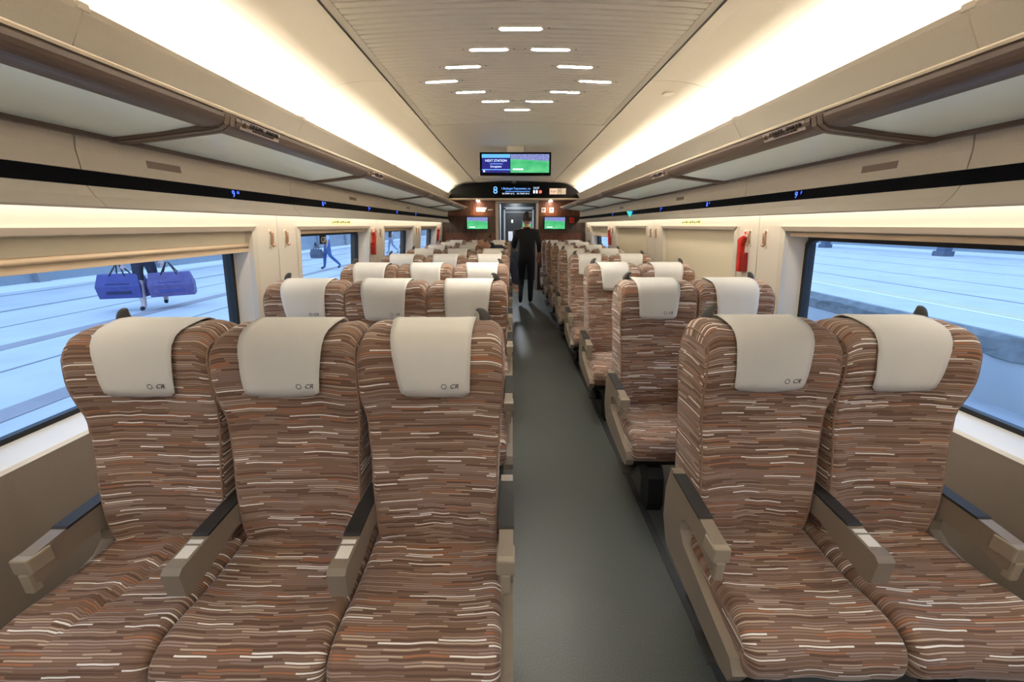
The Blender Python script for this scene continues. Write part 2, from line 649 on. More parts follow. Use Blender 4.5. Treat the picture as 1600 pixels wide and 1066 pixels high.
wall_win = 0
for s in (-1, 1):
    side = 'left' if s < 0 else 'right'

    def P(p, off, s=s):
        return (s * (XW(p[1]) + off), p[0], p[1])

    # backing wall: pillars, bands above and below the windows
    wb = MB()
    cents = [(a + b) / 2 for a, b in zip(MODS, MODS[1:])]
    edges = [CABIN_Y0]
    for c in cents:
        edges += [c - 0.715, c + 0.715]
    edges.append(CABIN_Y1 + 0.1)
    for a, b in zip(edges[::2], edges[1::2]):
        wb.prism([(a, 0.60), (b, 0.60), (b, 1.62), (a, 1.62)], 0.02, 0.20, fn=P)
    for z0, z1 in ((1.44, 1.62),):
        wb.prism([(CABIN_Y0, z0), (CABIN_Y1 + 0.1, z0), (CABIN_Y1 + 0.1, z1), (CABIN_Y0, z1)], 0.022, 0.20, fn=P)
    wb.box(s * 1.78, s * 1.84, CABIN_Y0, CABIN_Y1 + 0.1, -0.12, 0.70)
    wb.box(s * 1.62, s * 1.84, CABIN_Y0, CABIN_Y1 + 0.1, 1.60, 2.60)
    wall = wb.build('wall_' + side, M_gap)
    tag(wall, 'cream %s side wall of the carriage with window bays' % side, kind='structure')
    # lower wall
    lw = MB().prism([(s * 1.655, 0.70), (s * 1.645, 0.62), (s * 1.60, 0.12), (s * 1.60, 0.0), (s * 1.78, 0.0), (s * 1.78, 0.70)], CABIN_Y0, CABIN_Y1)
    lw.build('lower_panel', M_lower, wall)
    MB().box(s * 1.56, s * 1.605, CABIN_Y0, CABIN_Y1, 0.0, 0.10, 0.006).build('heater_duct', M_taupe, wall)
    # end strips of the wall
    for a, b in ((CABIN_Y0, MODS[0]), (MODS[-1], CABIN_Y1)):
        MB().prism([(a + 0.003, 0.70), (b - 0.003, 0.70), (b - 0.003, 1.57), (a + 0.003, 1.57)], 0, 0.02, fn=P).build('wall_panel', M_wallp, wall)
    shades = {(-1, 0): 1.40, (-1, 1): 1.318, (-1, 2): 1.408, (-1, 3): 1.40, (-1, 4): 1.40,
              (1, 0): 1.40, (1, 1): 1.408, (1, 2): 0.74, (1, 3): 0.74, (1, 4): 1.27}
    for k, c in enumerate(cents):
        a, b = MODS[k] + 0.003, MODS[k + 1] - 0.003
        hw = 0.73
        MB().prism([(a, 0.70), (c - hw, 0.70), (c - hw, 1.445), (c + hw, 1.445), (c + hw, 0.70), (b, 0.70), (b, 1.57), (a, 1.57)], 0, 0.02, fn=P).build('wall_panel', M_wallp, wall)
        wall_win += 1
        which = {0: 'behind the viewpoint', 1: 'nearest the camera', 2: 'second from the camera', 3: 'third from the camera', 4: 'farthest from the camera'}[k]
        # window: root is the frame
        wn = MB()
        wn.prism([(c - hw, 0.70), (c - hw + 0.035, 0.70), (c - hw + 0.035, 1.425), (c + hw - 0.035, 1.425), (c + hw - 0.035, 0.70), (c + hw, 0.70), (c + hw + 0.012, 1.453), (c - hw - 0.012, 1.453)], -0.010, 0.03, fn=P)
        win = wn.build('window_%d' % wall_win, M_frame)
        tag(win, '%s side carriage window, %s' % (side, which), kind='structure')
        # header strip of the frame
        MB().prism([(c - hw - 0.004, 1.452), (c - hw + 0.03, 1.428), (c + hw - 0.03, 1.428), (c + hw + 0.004, 1.452)], -0.014, 0.0, fn=P).build('window_header', M_head, win)
        # reveal, sloping to the pane
        i0 = [(c - 0.698, 0.705), (c + 0.698, 0.705), (c + 0.698, 1.43), (c - 0.698, 1.43)]
        i1 = [(c - 0.662, 0.742), (c + 0.662, 0.742), (c + 0.662, 1.395), (c - 0.662, 1.395)]
        rv = MB()
        v = [P(p, 0.01) for p in i0] + [P(p, 0.105) for p in i1] + [P((p[0] * 1.0 + (0.02 if p[0] > c else -0.02), p[1] + (0.012 if p[1] > 1 else -0.012)), 0.115) for p in i0]
        f = []
        for q in range(4):
            r = (q + 1) % 4
            f += [(q, r, 4 + r, 4 + q), (4 + q, 4 + r, 8 + r, 8 + q), (8 + q, 8 + r, r, q)]
        rv.add(v, f)
        rv.build('reveal', M_wallp, win)

        def rounded(hx, hz, r, n=6, c=c):
            zc = 1.068
            pts = []
            for (sx, sz, a0) in ((1, 1, 0), (-1, 1, 90), (-1, -1, 180), (1, -1, 270)):
                for t in range(n + 1):
                    an = math.radians(a0 + 90 * t / n)
                    pts.append((c + sx * (hx - r) + r * math.cos(an), zc + sz * (hz - r) + r * math.sin(an)))
            return pts

        o_, i_ = rounded(0.672, 0.336, 0.085), rounded(0.642, 0.306, 0.06)
        g = MB()
        n = len(o_)
        v = [P(p, 0.096) for p in o_] + [P(p, 0.096) for p in i_] + [P(p, 0.125) for p in o_] + [P(p, 0.125) for p in i_]
        f = []
        for q in range(n):
            r = (q + 1) % n
            f += [(q, r, n + r, n + q), (2 * n + q, 3 * n + q, 3 * n + r, 2 * n + r), (n + q, n + r, 3 * n + r, 3 * n + q), (q, 2 * n + q, 2 * n + r, r)]
        g.add(v, f).build('gasket', M_black, win)
        MB().prism(rounded(0.655, 0.32, 0.07), 0.108, 0.114, fn=P).build('pane', M_glass, win)
        # sill
        MB().prism([(s * (1.655), 0.672), (s * 1.655, 0.698), (s * 1.664, 0.712), (s * 1.785, 0.744), (s * 1.785, 0.672)], c - 0.73, c + 0.73).build('sill', M_sill, win)
        # roller shade
        zb = shades[(s, k)]
        MB().prism([(c - 0.695, zb), (c + 0.695, zb), (c + 0.695, 1.44), (c - 0.695, 1.44)], 0.030, 0.034, fn=P).build('roller_shade', M_shade, win)
        MB().prism([(c - 0.697, zb - 0.012), (c + 0.697, zb - 0.012), (c + 0.697, zb + 0.010), (c - 0.697, zb + 0.010)], 0.022, 0.042, fn=P).build('shade_bar', M_bar, win)
        if s < 0 and k == 1:
            MB().tube([P((c - 0.695, zb + 0.028), 0.026), P((c + 0.695, zb + 0.028), 0.026)], 0.013, 8).build('shade_roll', M_bar, win, True)
        # black tab with printed marks under the top edge of the pane
        if (s, k) in ((-1, 2), (-1, 3), (1, 1)) and s < 0:
            ty = c - 0.12
            MB().prism([(ty - 0.055, 1.30), (ty + 0.055, 1.30), (ty + 0.055, 1.38), (ty - 0.055, 1.38)], 0.100, 0.107, fn=P).build('printed_tab', M_black, win)
            text_mesh('tab_print', 'C0', 0.07, M_white, win, basis(P((ty, 1.335), 0.0985), (0, 1, 0), (s * -0.11, 0, 1)))

# --- cornice under the rack with the seat-number strip, and the valance with the hidden light
SEAMS = [CABIN_Y0, -0.5, 1.37, 2.62, 4.55, 6.48, 8.41, CABIN_Y1]
trim_n = 0
for s in (-1, 1):
    side = 'left' if s < 0 else 'right'
    trim_n += 1
    cor = MB().prism([(s * 1.50, 1.575), (s * 1.53, 1.595), (s * 1.53, 1.76), (s * 1.50, 1.76)], CABIN_Y0, CABIN_Y1).build('trim_%d' % trim_n, M_beige)
    tag(cor, '%s beige cornice under the luggage rack with black seat number strip' % side, kind='structure')
    up = [(1.462, 1.752), (1.474, 1.70), (1.474, 1.638), (1.50, 1.638), (1.50, 1.752)]
    lo = [(1.472, 1.588), (1.456, 1.555), (1.425, 1.520), (1.433, 1.514), (1.470, 1.548), (1.50, 1.588)]
    for a, b in zip(SEAMS, SEAMS[1:]):
        for nm, pr in (('cornice_panel', up), ('cornice_lip', lo)):
            MB().prism([(s * x, z) for x, z in pr], a + 0.002, b - 0.002).build(nm, M_beige, cor)
    MB().prism([(s * 1.476, 1.637), (s * 1.474, 1.589), (s * 1.50, 1.589), (s * 1.50, 1.637)], CABIN_Y0, CABIN_Y1).build('display_strip', M_strip, cor)
    # speaker grilles
    for y in (1.62, 3.55, 5.45):
        MB().prism([(s * 1.4735, 1.722), (s * 1.4735, 1.675), (s * 1.476, 1.675), (s * 1.476, 1.722)], y, y + 0.16).build('speaker_grille', M_taupe, cor)
    # lit seat numbers
    for y, tx in ((2.15, '9'), (3.11, '8'), (4.07, '7'), (5.03, '6'), (5.99, '5')) if s > 0 else ((2.08, '9'), (3.04, '8'), (4.0, '7'), (4.96, '6'), (5.92, '5')):
        text_mesh('seat_number', tx, 0.046, M_blueled, cor, basis((s * 1.4725, y, 1.613), (0, -s, 0), (0, 0, 1)))
        # small figure mark beside it
        text_mesh('seat_letter', 'A/' if s < 0 else 'F', 0.02, M_blueled, cor, basis((s * 1.4725, y + 0.035 * (-s), 1.622), (0, -s, 0), (0, 0, 1)))
    trim_n += 1
    va = MB().prism([(s * x, z) for x, z in ((1.50, 1.78), (1.53, 1.78), (1.53, 2.0), (1.50, 2.0))], CABIN_Y0, CABIN_Y1).build('trim_%d' % trim_n, M_cream)
    tag(va, '%s cream valance above the luggage rack hiding the cove light' % side, kind='structure')
    pr = [(1.32, 2.088), (1.326, 2.07), (1.345, 2.04), (1.385, 1.985), (1.43, 1.92), (1.458, 1.85), (1.468, 1.775), (1.498, 1.775), (1.49, 1.86), (1.46, 1.93), (1.415, 1.995), (1.37, 2.05), (1.345, 2.08), (1.335, 2.094)]
    for a, b in zip(SEAMS, SEAMS[1:]):
        MB().prism([(s * x, z) for x, z in pr], a + 0.002, b - 0.002).build('valance_panel', M_beige, va)
        MB().box(s * 1.318, s * 1.345, b - 0.02, b + 0.02, 2.074, 2.097, 0.003).build('joint_clip', M_beige, va)

# --- ceiling
ARC = 0.028


def zc_(x):
    return 2.31 + ARC * (1 - (x / 0.80) ** 2)


xs = [-0.80 + 1.6 * i / 16 for i in range(17)]


def arc_slab(y0, y1, dz, th, half=0.80):
    pts = [-half + 2 * half * i / 16 for i in range(17)]
    poly = [(x, zc_(x) + dz) for x in pts] + [(x, zc_(x) + dz + th) for x in reversed(pts)]
    return MB().prism(poly, y0, y1)


SL0, SL1 = 1.50, 3.80
ce = arc_slab(CABIN_Y0, 11.2, 0.012, 0.06, 0.86).box(-1.84, 1.84, CABIN_Y0, 11.2, 2.55, 2.62).build('ceiling', M_gap)
tag(ce, 'arched cream carriage ceiling with ribbed centre panel', kind='structure')
arc_slab(CABIN_Y0, SL0 - 0.02, 0, 0.012).build('centre_panel', M_centre, ce)
arc_slab(SL1 + 0.004, CABIN_Y1, 0, 0.012).build('centre_panel', M_centre, ce)
nsl = 52
pit = (SL1 - SL0) / nsl
src = None
for k in range(nsl):
    y = SL0 + pit * k
    if src is None:
        pts = [-0.76 + 1.52 * i / 16 for i in range(17)]
        poly = [(x, zc_(x)) for x in pts] + [(x, zc_(x) + 0.0115) for x in reversed(pts)]
        m_ = MB()
        n = len(poly)
        v = []
        for (yy, inset) in ((0.0, 0.0035), (0.004, 0), (pit - 0.010, 0), (pit - 0.006, 0.0035)):
            v += [(x, yy, z + (inset if i < 17 else 0)) for i, (x, z) in enumerate(poly)]
        f = []
        for r in range(3):
            f += [(r * n + i, r * n + (i + 1) % n, (r + 1) * n + (i + 1) % n, (r + 1) * n + i) for i in range(n)]
        f += [tuple(range(n))[::-1], tuple(range(3 * n, 4 * n))]
        src = m_.add(v, f).build('ceiling_slat', M_slat, ce, loc=(0, y, 0))
    else:
        inst(src, ce, (0, y, 0))
for s in (-1, 1):      # smooth borders of the ribbed panel
    poly = [(s * x, zc_(x)) for x in (0.762, 0.80)] + [(s * x, zc_(x) + 0.012) for x in (0.80, 0.762)]
    MB().prism(poly, SL0 - 0.02, SL1 + 0.004).build('panel_border', M_ceil, ce)
    # side panels sweeping down into the cove
    low = [(0.812, 2.310), (0.90, 2.314), (1.00, 2.308), (1.10, 2.292), (1.20, 2.264), (1.29, 2.226), (1.37, 2.176), (1.43, 2.12), (1.47, 2.06), (1.485, 2.0), (1.487, 1.96)]
    low = [tuple(p) for p in catmull([(x, z, 0) for x, z in low], 22)[0]]
    poly = [(s * p[0], p[1]) for p in low] + [(s * p[0] + s * 0.012, p[1] + 0.02) for p in reversed(low)]
    for a, b in zip([CABIN_Y0, 0.75, 2.70, 4.62, 6.55, 8.2], [0.75, 2.70, 4.62, 6.55, 8.2, CABIN_Y1]):
        MB().prism(poly, a + 0.002, b - 0.002).build('side_panel', M_ceil, ce)
    # the fine edge strip along the dark joint
    MB().prism([(s * 0.800, 2.309), (s * 0.806, 2.309), (s * 0.806, 2.322), (s * 0.800, 2.322)], CABIN_Y0, CABIN_Y1).build('joint_strip', M_gap, ce)
MB().tube([(1.02, 2.92, 2.302), (1.02, 2.92, 2.308)], 0.045, 20).build('smoke_detector', M_ceil, ce, False)

# --- end wall with door opening
we = MB()
DX0, DX1, DZ = -0.34, 0.50, 1.93
YE = CABIN_Y1
we.box(-1.84, DX0, YE, YE + 0.12, 0, 2.6).box(DX1, 1.84, YE, YE + 0.12, 0, 2.6).box(DX0, DX1, YE, YE + 0.12, DZ, 2.6)
wall_end = we.build('wall_end', M_wooddark)
tag(wall_end, 'dark walnut partition wall at the far end of the carriage', kind='structure')
for (a, b) in ((-1.55, DX0 - 0.07), (DX1 + 0.06, 1.55)):
    MB().box(a, b, YE - 0.014, YE, 1.66, 2.02).build('wood_panel', M_wood, wall_end)
    MB().box(a, b, YE - 0.010, YE, 1.30, 1.655).build('wood_panel', M_wooddark, wall_end)
    MB().box(a, b, YE - 0.014, YE, 0.62, 1.295).build('wood_panel', M_wood, wall_end)
    MB().box(a, b, YE - 0.012, YE, 0.02, 0.615).build('wood_panel', M_wooddark, wall_end)
back = MB().box(-1.84, 1.84, CABIN_Y0 - 0.1, CABIN_Y0, 0, 2.6).build('wall_back', M_wood)
tag(back, 'walnut partition wall behind the viewpoint', kind='structure')

# --- door and vestibule
door = MB().box(DX0 - 0.065, DX0, YE - 0.03, YE + 0.10, 0, DZ + 0.02, 0.004).box(DX1, DX1 + 0.05, YE - 0.03, YE + 0.10, 0, DZ + 0.02, 0.004).box(DX0 - 0.065, DX1 + 0.05, YE - 0.03, YE + 0.10, DZ, DZ + 0.045, 0.004).build('door_1', mat('door_frame', (196, 182, 166), 0.35, metal=0.4))
tag(door, 'end doorway of the carriage with pale metal frame', kind='structure')
M_vest = mat('vestibule_grey', (150, 158, 168), 0.5)
M_vdark = mat('vestibule_dark', (40, 42, 42), 0.3)
MB().box(DX0 - 0.02, DX0 + 0.03, YE + 0.10, YE + 0.60, 0.0, DZ).build('door_leaf', mat('door_leaf_pale', (196, 208, 226), 0.3), door)
vest = MB().box(-0.95, -0.90, YE + 0.12, 11.2, 0, 2.3).box(1.00, 1.05, YE + 0.12, 11.2, 0, 2.3).box(-0.95, 1.05, YE + 0.12, 11.2, 2.12, 2.3).build('wall_vestibule', M_vest)
tag(vest, 'grey vestibule walls seen through the end doorway', kind='structure')
d2 = MB().box(-0.95, 1.05, 10.6, 10.7, 0, 2.12).build('door_2', M_vdark)
tag(d2, 'dark inner door beyond the vestibule', kind='structure')
MB().box(-0.26, -0.22, 10.57, 10.6, 0, 1.90).box(0.50, 0.54, 10.57, 10.6, 0, 1.90).box(-0.26, 0.54, 10.57, 10.6, 1.86, 1.92).box(-0.22, 0.50, 10.575, 10.6, 1.78, 1.80).build('door_trim', mat('door_trim_grey', (140, 144, 144), 0.4), d2)
MB().box(-0.06, -0.01, 10.585, 10.6, 1.52, 1.60, 0.004).build('door_label', M_white, d2)
MB().box(-0.14, -0.02, 10.585, 10.6, 1.05, 1.30, 0.004).build('door_notice', mat('notice_grey', (200, 200, 204), 0.5), d2)
MB().box(0.24, 0.48, 10.575, 10.6, 1.36, 1.56).build('door_screen', M_match, d2)
area_light('vestibule_lamp', (0.05, 9.7, 2.1), (0, 0, 0), 0.12, 0.12, 14, (0.85, 0.92, 1.0))
vl = thing('vestibule_downlight', 'small round vestibule downlight above the end doorway', 'lamp', (0.10, YE + 0.35, 2.12))
MB().tube([(0, 0, -0.012), (0, 0, 0.0)], 0.05, 16).build('lamp_rim', M_steel, vl)
MB().tube([(0, 0, -0.016), (0, 0, -0.011)], 0.034, 16).build('lamp_diffuser', M_lamp, vl)

# ------------------------------------------------------------------ exterior
ZP = -0.03
pl = MB().box(-12.0, -2.0, -30, 80, -1.2, ZP).build('platform_left', M_concrete)
tag(pl, 'pale station platform outside the left windows', kind='structure')
for x, w, mm in ((-4.2, 0.28, M_conc2), (-6.5, 0.26, M_conc2), (-5.45, 0.03, M_conc3), (-9.2, 0.12, M_conc3), (-11.2, 0.06, M_conc3), (-7.8, 0.03, M_conc3)):
    MB().box(x - w / 2, x + w / 2, -30, 80, ZP + 0.001, ZP + 0.006).build('paving_band', mm, pl)
ow = MB().box(-12.4, -12.0, -30, 80, -1.2, 3.2).build('wall_station_left', M_wallout)
tag(ow, 'pale station wall across the left platform', kind='structure')
for k, y in enumerate((7.2, 9.6, 13.0, 16.6, 20.2, 24, 28, 33, 39)):
    MB().box(-12.0, -11.86, y - 0.12, y + 0.12, ZP, 3.2).build('wall_pier', M_conc3, ow)
MB().box(-12.0, -11.75, -30, 80, ZP, ZP + 0.12).build('wall_kerb', M_whiteline, ow)

tb = MB().box(1.95, 7.0, -30, 80, -1.5, -1.05).build('track_bed', M_trackbed)
tag(tb, 'pale concrete track bed below the right windows', kind='structure')
pr_ = MB().box(7.0, 24.0, -30, 80, -1.5, ZP).build('platform_right', M_concrete)
tag(pr_, 'pale station platform across the track on the right', kind='structure')
for x, w, mm in ((10.1, 0.08, M_conc3), (12.4, 0.06, M_conc3), (15.6, 0.06, M_conc3), (19.0, 0.06, M_conc3)):
    MB().box(x - w / 2, x + w / 2, -30, 80, ZP + 0.001, ZP + 0.006).build('paving_band', mm, pr_)
MB().box(8.35, 8.75, -30, 80, ZP + 0.001, ZP + 0.008).build('yellow_line', M_yellow, pr_)
MB().box(8.22, 8.33, -30, 80, ZP + 0.001, ZP + 0.009).build('white_line', M_whiteline, pr_)
# broken edge of the platform: uneven strip of concrete
ed = MB()
NY = 160
vv = []
for i in range(NY + 1):
    y = -2 + 26 * i / NY
    for j, (x, z) in enumerate(((7.06, ZP + 0.006), (6.97, ZP + 0.004), (6.93, -0.12), (6.97, -0.24), (6.96, -0.36), (7.05, -0.42))):
        a = noise.noise((y * 1.6, j * 0.9, 0.3)) * 0.06 + noise.noise((y * 6, j * 2.1, 4)) * 0.025
        vv.append((x + (a if 0 < j < 5 else 0), y, z + (a * 1.2 if 1 < j < 5 else 0)))
ff = [(i * 6 + j, i * 6 + j + 1, (i + 1) * 6 + j + 1, (i + 1) * 6 + j) for i in range(NY) for j in range(5)]
ed.add(vv, ff).build('platform_edge', M_broken, pr_)
ow2 = MB().box(24.0, 24.4, -30, 80, -1.5, 3.4).build('wall_station_right', M_wallout)
tag(ow2, 'blue grey station wall behind the far right platform', kind='structure')
MB().box(23.7, 24.0, -30, 80, ZP, ZP + 0.15).build('wall_kerb', M_whiteline, ow2)
for k, y in enumerate((12.5, 19.5, 27, 35)):
    cm = MB().box(21.5, 21.9, y - 0.2, y + 0.2, ZP, 3.4, 0.03).box(21.42, 21.98, y - 0.28, y + 0.28, ZP, ZP + 0.25, 0.03).build('platform_column', mat('column_slate', (92, 104, 122), 0.7))
    tag(cm, ['slate canopy column nearest on the far right platform', 'second slate canopy column on the far right platform', 'third slate canopy column on the far right platform', 'farthest slate canopy column on the far right platform'][k], 'column', 'canopy columns on the far platform')

# ------------------------------------------------------------------ luggage racks
M_edge = mat('rack_edge_cream', (228, 212, 186), 0.4)
DIVS = [-1.6, 0.1, 1.50, 2.86, 4.78, 6.70, 8.60]
for s in (-1, 1):
    side = 'left' if s < 0 else 'right'
    rk = thing('luggage_rack', 'long brown luggage rack with frosted glass shelves along the %s wall' % side, 'luggage rack', (s * 1.25, 0, 1.75))
    ox, oz = -s * 1.25, -1.75

    def RX(p, s=s):
        return (s * p[0] + (-s * 1.25), p[1] - 1.75)
    nose = catmull([(1.047, 1.842, 0), (1.031, 1.832, 0), (1.030, 1.818, 0), (1.042, 1.800, 0), (1.068, 1.788, 0), (1.11, 1.784, 0)], 12)[0]
    nose = [(p[0], p[1]) for p in nose] + [(1.11, 1.797), (1.075, 1.803), (1.055, 1.818)]
    for a, b in zip(DIVS, DIVS[1:]):
        MB().prism([RX(p) for p in nose], a + 0.03, b - 0.03).build('front_rail', M_rackbrown, rk, False)
        MB().prism([RX(p) for p in ((1.085, 1.796), (1.27, 1.769), (1.445, 1.752), (1.445, 1.760), (1.27, 1.777), (1.085, 1.804))], a + 0.025, b - 0.025).build('glass_shelf', M_frost, rk)
        MB().prism([RX(p) for p in ((1.425, 1.738), (1.470, 1.742), (1.470, 1.766), (1.43, 1.757))], a + 0.004, b - 0.004).build('rear_rail', M_rackbrown, rk)
    MB().prism([RX(p) for p in ((1.031, 1.836), (1.029, 1.843), (1.036, 1.849), (1.05, 1.846), (1.046, 1.838))], CABIN_Y0, CABIN_Y1).build('edge_strip', M_edge, rk)
    for d in DIVS:
        m_ = MB()
        path = catmull([(1.030, 1.826, 0), (1.040, 1.797, 0), (1.075, 1.780, 0), (1.20, 1.765, 0), (1.33, 1.750, 0), (1.455, 1.738, 0)], 16)[0]
        for dy in (-0.014, 0.014):
            prof = [(p[0], p[1]) for p in path] + [(p[0] + 0.012, p[1] + 0.02) for p in reversed(path)]
            m_.prism([RX(p) for p in prof], d + dy - 0.011, d + dy + 0.011)
        prof = [(p[0], p[1] + 0.006) for p in path] + [(p[0] + 0.012, p[1] + 0.022) for p in reversed(path)]
        m_.prism([RX(p) for p in prof], d - 0.034, d + 0.034)
        m_.build('divider', M_taupe, rk)
    # notice plates on the front rail, just past each divider
    for k, d in enumerate(DIVS[2:6]):
        n0, n1 = Vector((1.0285, 1.829)), Vector((1.0435, 1.7985))
        off = Vector((-0.003, -0.0015))
        a, b = n0 + off, n1 + off
        y0, y1 = d + 0.055, d + 0.295
        pt = lambda q, y: (s * q.x + ox, y, q.y + oz)
        quad = MB().add([pt(a, y0), pt(a, y1), pt(b, y1), pt(b, y0), pt(n0, y0), pt(n0, y1), pt(n1, y1), pt(n1, y0)],
                        [(0, 1, 2, 3), (4, 7, 6, 5), (0, 4, 5, 1), (1, 5, 6, 2), (2, 6, 7, 3), (3, 7, 4, 0)])
        np_ = quad.build('notice_plate', mat('notice_plate', (190, 176, 168), 0.5), rk)
        if k < 2:
            e = (b - a).normalized()
            upv = (-s * e.x, 0, -e.y)
            exv = (0, -s, 0)

            def spot(fr, dn, s=s, a=a, e=e, y0=y0, y1=y1):
                yy = (y1 - (y1 - y0) * fr) if s > 0 else (y0 + (y1 - y0) * fr)
                q = a + e * dn + Vector((-0.0012, -0.0006))
                return (s * q.x + ox, yy, q.y + oz)
            text_mesh('notice_print', '行李易滑落，请勿放重物', 0.0165, M_ink, np_, basis(spot(0.56, 0.012), exv, upv))
            text_mesh('notice_print', 'PLEASE PLACE LUGGAGE PROPERLY', 0.0085, M_ink, np_, basis(spot(0.56, 0.0255), exv, upv))
            q = spot(0.075, 0.017)
            text_mesh('warning_mark', '▲', 0.026, mat('warning_brown', (96, 64, 16), 0.6), np_, basis(q, exv, upv))

# ------------------------------------------------------------------ ceiling lamps
k = 0
LBL = ['first ceiling light bar, at the near tip of the diamond', 'left bar of the second row in the ceiling light diamond', 'right bar of the second row in the ceiling light diamond',
       'left bar of the third row in the ceiling light diamond', 'right bar of the third row in the ceiling light diamond', 'leftmost light bar of the ceiling diamond', 'rightmost light bar of the ceiling diamond',
       'left bar of the fifth row in the ceiling light diamond', 'right bar of the fifth row in the ceiling light diamond', 'left bar of the sixth row in the ceiling light diamond', 'right bar of the sixth row in the ceiling light diamond',
       'last ceiling light bar, at the far tip of the diamond']
DIAMOND = ((0, (0,)), (1, (-1, 1)), (2, (-2, 2)), (3, (-3, 3)), (4, (-2, 2)), (5, (-1, 1)), (6, (0,)))
for yd, ny, q in [(yd, ny, q) for yd in (2.105, 2.105 - 3.86) for ny, xx in DIAMOND for q in xx]:
    if True:
        x, y = q * 0.161, yd + 0.2147 * ny
        z = zc_(x)
        sl = -2 * ARC * x / 0.64
        t = thing('ceiling_light', LBL[k % 12] + ('' if k < 12 else ' behind the viewpoint'), 'light', (x, y, z), 'slim light bars in the ceiling diamond')
        t.rotation_euler = (0, math.atan(-sl), 0)
        k += 1
        w, hw, rr = 0.102, 0.014, 0.012
        pts = [(-w, 0), (-w + rr, -hw), (w - rr, -hw), (w, 0), (w - rr, hw), (-w + rr, hw)]
        rim = [(a * 1.03, b * 1.35) for a, b in pts]
        v = [(a, b, z_) for z_ in (-0.006, 0.006) for pp in (rim, pts) for a, b in pp]
        f = []
        for i in range(6):
            j = (i + 1) % 6
            f += [(i, j, 6 + j, 6 + i), (i, 12 + i, 12 + j, j), (6 + i, 6 + j, 18 + j, 18 + i), (12 + i, 18 + i, 18 + j, 12 + j)]
        MB().add(v, f).build('lamp_rim', M_centre, t)
        MB().prism(pts, -0.0012, 0.004, 'z').build('lamp_diffuser', M_lamp, t)
        for e in (-1, 1):
            MB().tube([(e * (w + 0.03), 0, -0.004), (e * (w + 0.03), 0, 0.004)], 0.004, 8).build('fixing_screw', M_steel, t)

# ------------------------------------------------------------------ ceiling television
TVY = 4.8
tv = thing('ceiling_television', 'wide black ceiling television showing next station and football match', 'television', (0.0, TVY, 2.145))
tv.rotation_euler = (math.radians(-7), 0, 0)
MB().box(-0.415, 0.415, 0.0, 0.05, -0.125, 0.125, 0.006).build('housing', M_gloss, tv)
MB().box(-0.39, -0.062, -0.002, 0.004, -0.100, 0.102).build('station_screen', M_navy, tv)
MB().box(-0.39, -0.062, -0.0035, 0.0, 0.062, 0.102).build('header_bar', M_cyan, tv)
MB().box(-0.39, -0.062, -0.0035, 0.0, -0.070, -0.064).build('rule_line', M_blueglow, tv)
MB().box(-0.30, -0.15, -0.0035, 0.0, -0.006, -0.001).build('rule_line', M_blueglow, tv)
MB().box(-0.058, 0.392, -0.002, 0.004, -0.100, 0.102).build('match_screen', M_match, tv)
bs = lambda x, z, y=-0.004: basis((x, y, z), (1, 0, 0), (0, 0, 1))
text_mesh('screen_text', 'NEXT STATION', 0.036, M_whiteled, tv, bs(-0.226, 0.030), depth=0.0005)
text_mesh('screen_text', 'Dongjixian', 0.030, M_whiteled, tv, bs(-0.226, -0.034), depth=0.0005)
MB().box(-0.03, 0.09, -0.004, -0.001, -0.072, -0.055).build('caption_bar', M_whiteled, tv)
MB().tube([(-0.365, -0.001, -0.084), (-0.365, -0.005, -0.084)], 0.011, 12).build('screen_mark', M_whiteled, tv)
MB().box(-0.10, 0.10, 0.03, 0.06, 0.115, 0.24).build('mount', M_ceil, tv)
for e in (-1, 1):
    MB().box(e * 0.41, e * 0.447, 0.01, 0.03, -0.066, -0.054, 0.003).build('side_latch', M_white, tv)

# ------------------------------------------------------------------ black information header over the end wall
HY = 8.42
hd = thing('information_header', 'glossy black arched header panel with lit journey display', 'display panel', (0, HY, 2.0))
half = [(1.40, 0.0), (1.392, 0.05), (1.36, 0.11), (1.30, 0.17), (1.20, 0.225), (1.05, 0.268), (0.82, 0.292), (0.4, 0.308)]
poly = [(-x, z) for x, z in half] + [(0, 0.312)] + [(x, z) for x, z in reversed(half)]
MB().prism(poly, 0.0, 0.44).build('header_panel', M_gloss, hd)
MB().box(-1.40, 1.40, -0.004, 0.46, -0.022, -0.001).build('header_trim', M_edge, hd)
MB().box(-0.05, 0.05, -0.02, 0.0, 0.28, 0.315, 0.006).build('camera_dome', M_black, hd)
MB().box(-0.045, 0.045, -0.022, 0.0, 0.313, 0.33, 0.004).build('dome_base', M_white, hd)
hb = lambda x, z: basis((x, -0.003, z), (1, 0, 0), (0, 0, 1))
text_mesh('coach_number', '8', 0.20, M_blueglow, hd, hb(-0.385, 0.150))
text_mesh('journey_text', '1,Beijingxi-Taiyuannan, no', 0.058, M_blueglow, hd, hb(0.04, 0.187))
text_mesh('journey_text', 'IN-TEMP 26°C    EX-TEMP 30°C', 0.042, M_whiteled, hd, hb(0.04, 0.088))
MB().box(-0.18, 0.33, -0.004, 0.0, 0.128, 0.136).build('rule_line', M_blueglow, hd)
text_mesh('clock_text', '13:27', 0.058, M_whiteled, hd, hb(0.46, 0.195))
for x in (0.42, 0.475):
    MB().box(x - 0.018, x + 0.018, -0.004, 0.0, 0.095, 0.155, 0.004).build('toilet_mark', M_whiteled, hd)
MB().tube([(0.55, -0.005, 0.124), (0.55, 0.0, 0.124)], 0.032, 18).build('no_smoking_mark', mat('red_led', (200, 60, 40), 0.5, emit=(220, 90, 70), estr=0.7), hd)
MB().box(0.74, 0.91, -0.006, 0.0, 0.075, 0.19, 0.003).build('sign_plate', mat('sign_pink', (214, 176, 156), 0.5, emit=(214, 176, 156), estr=0.35), hd)
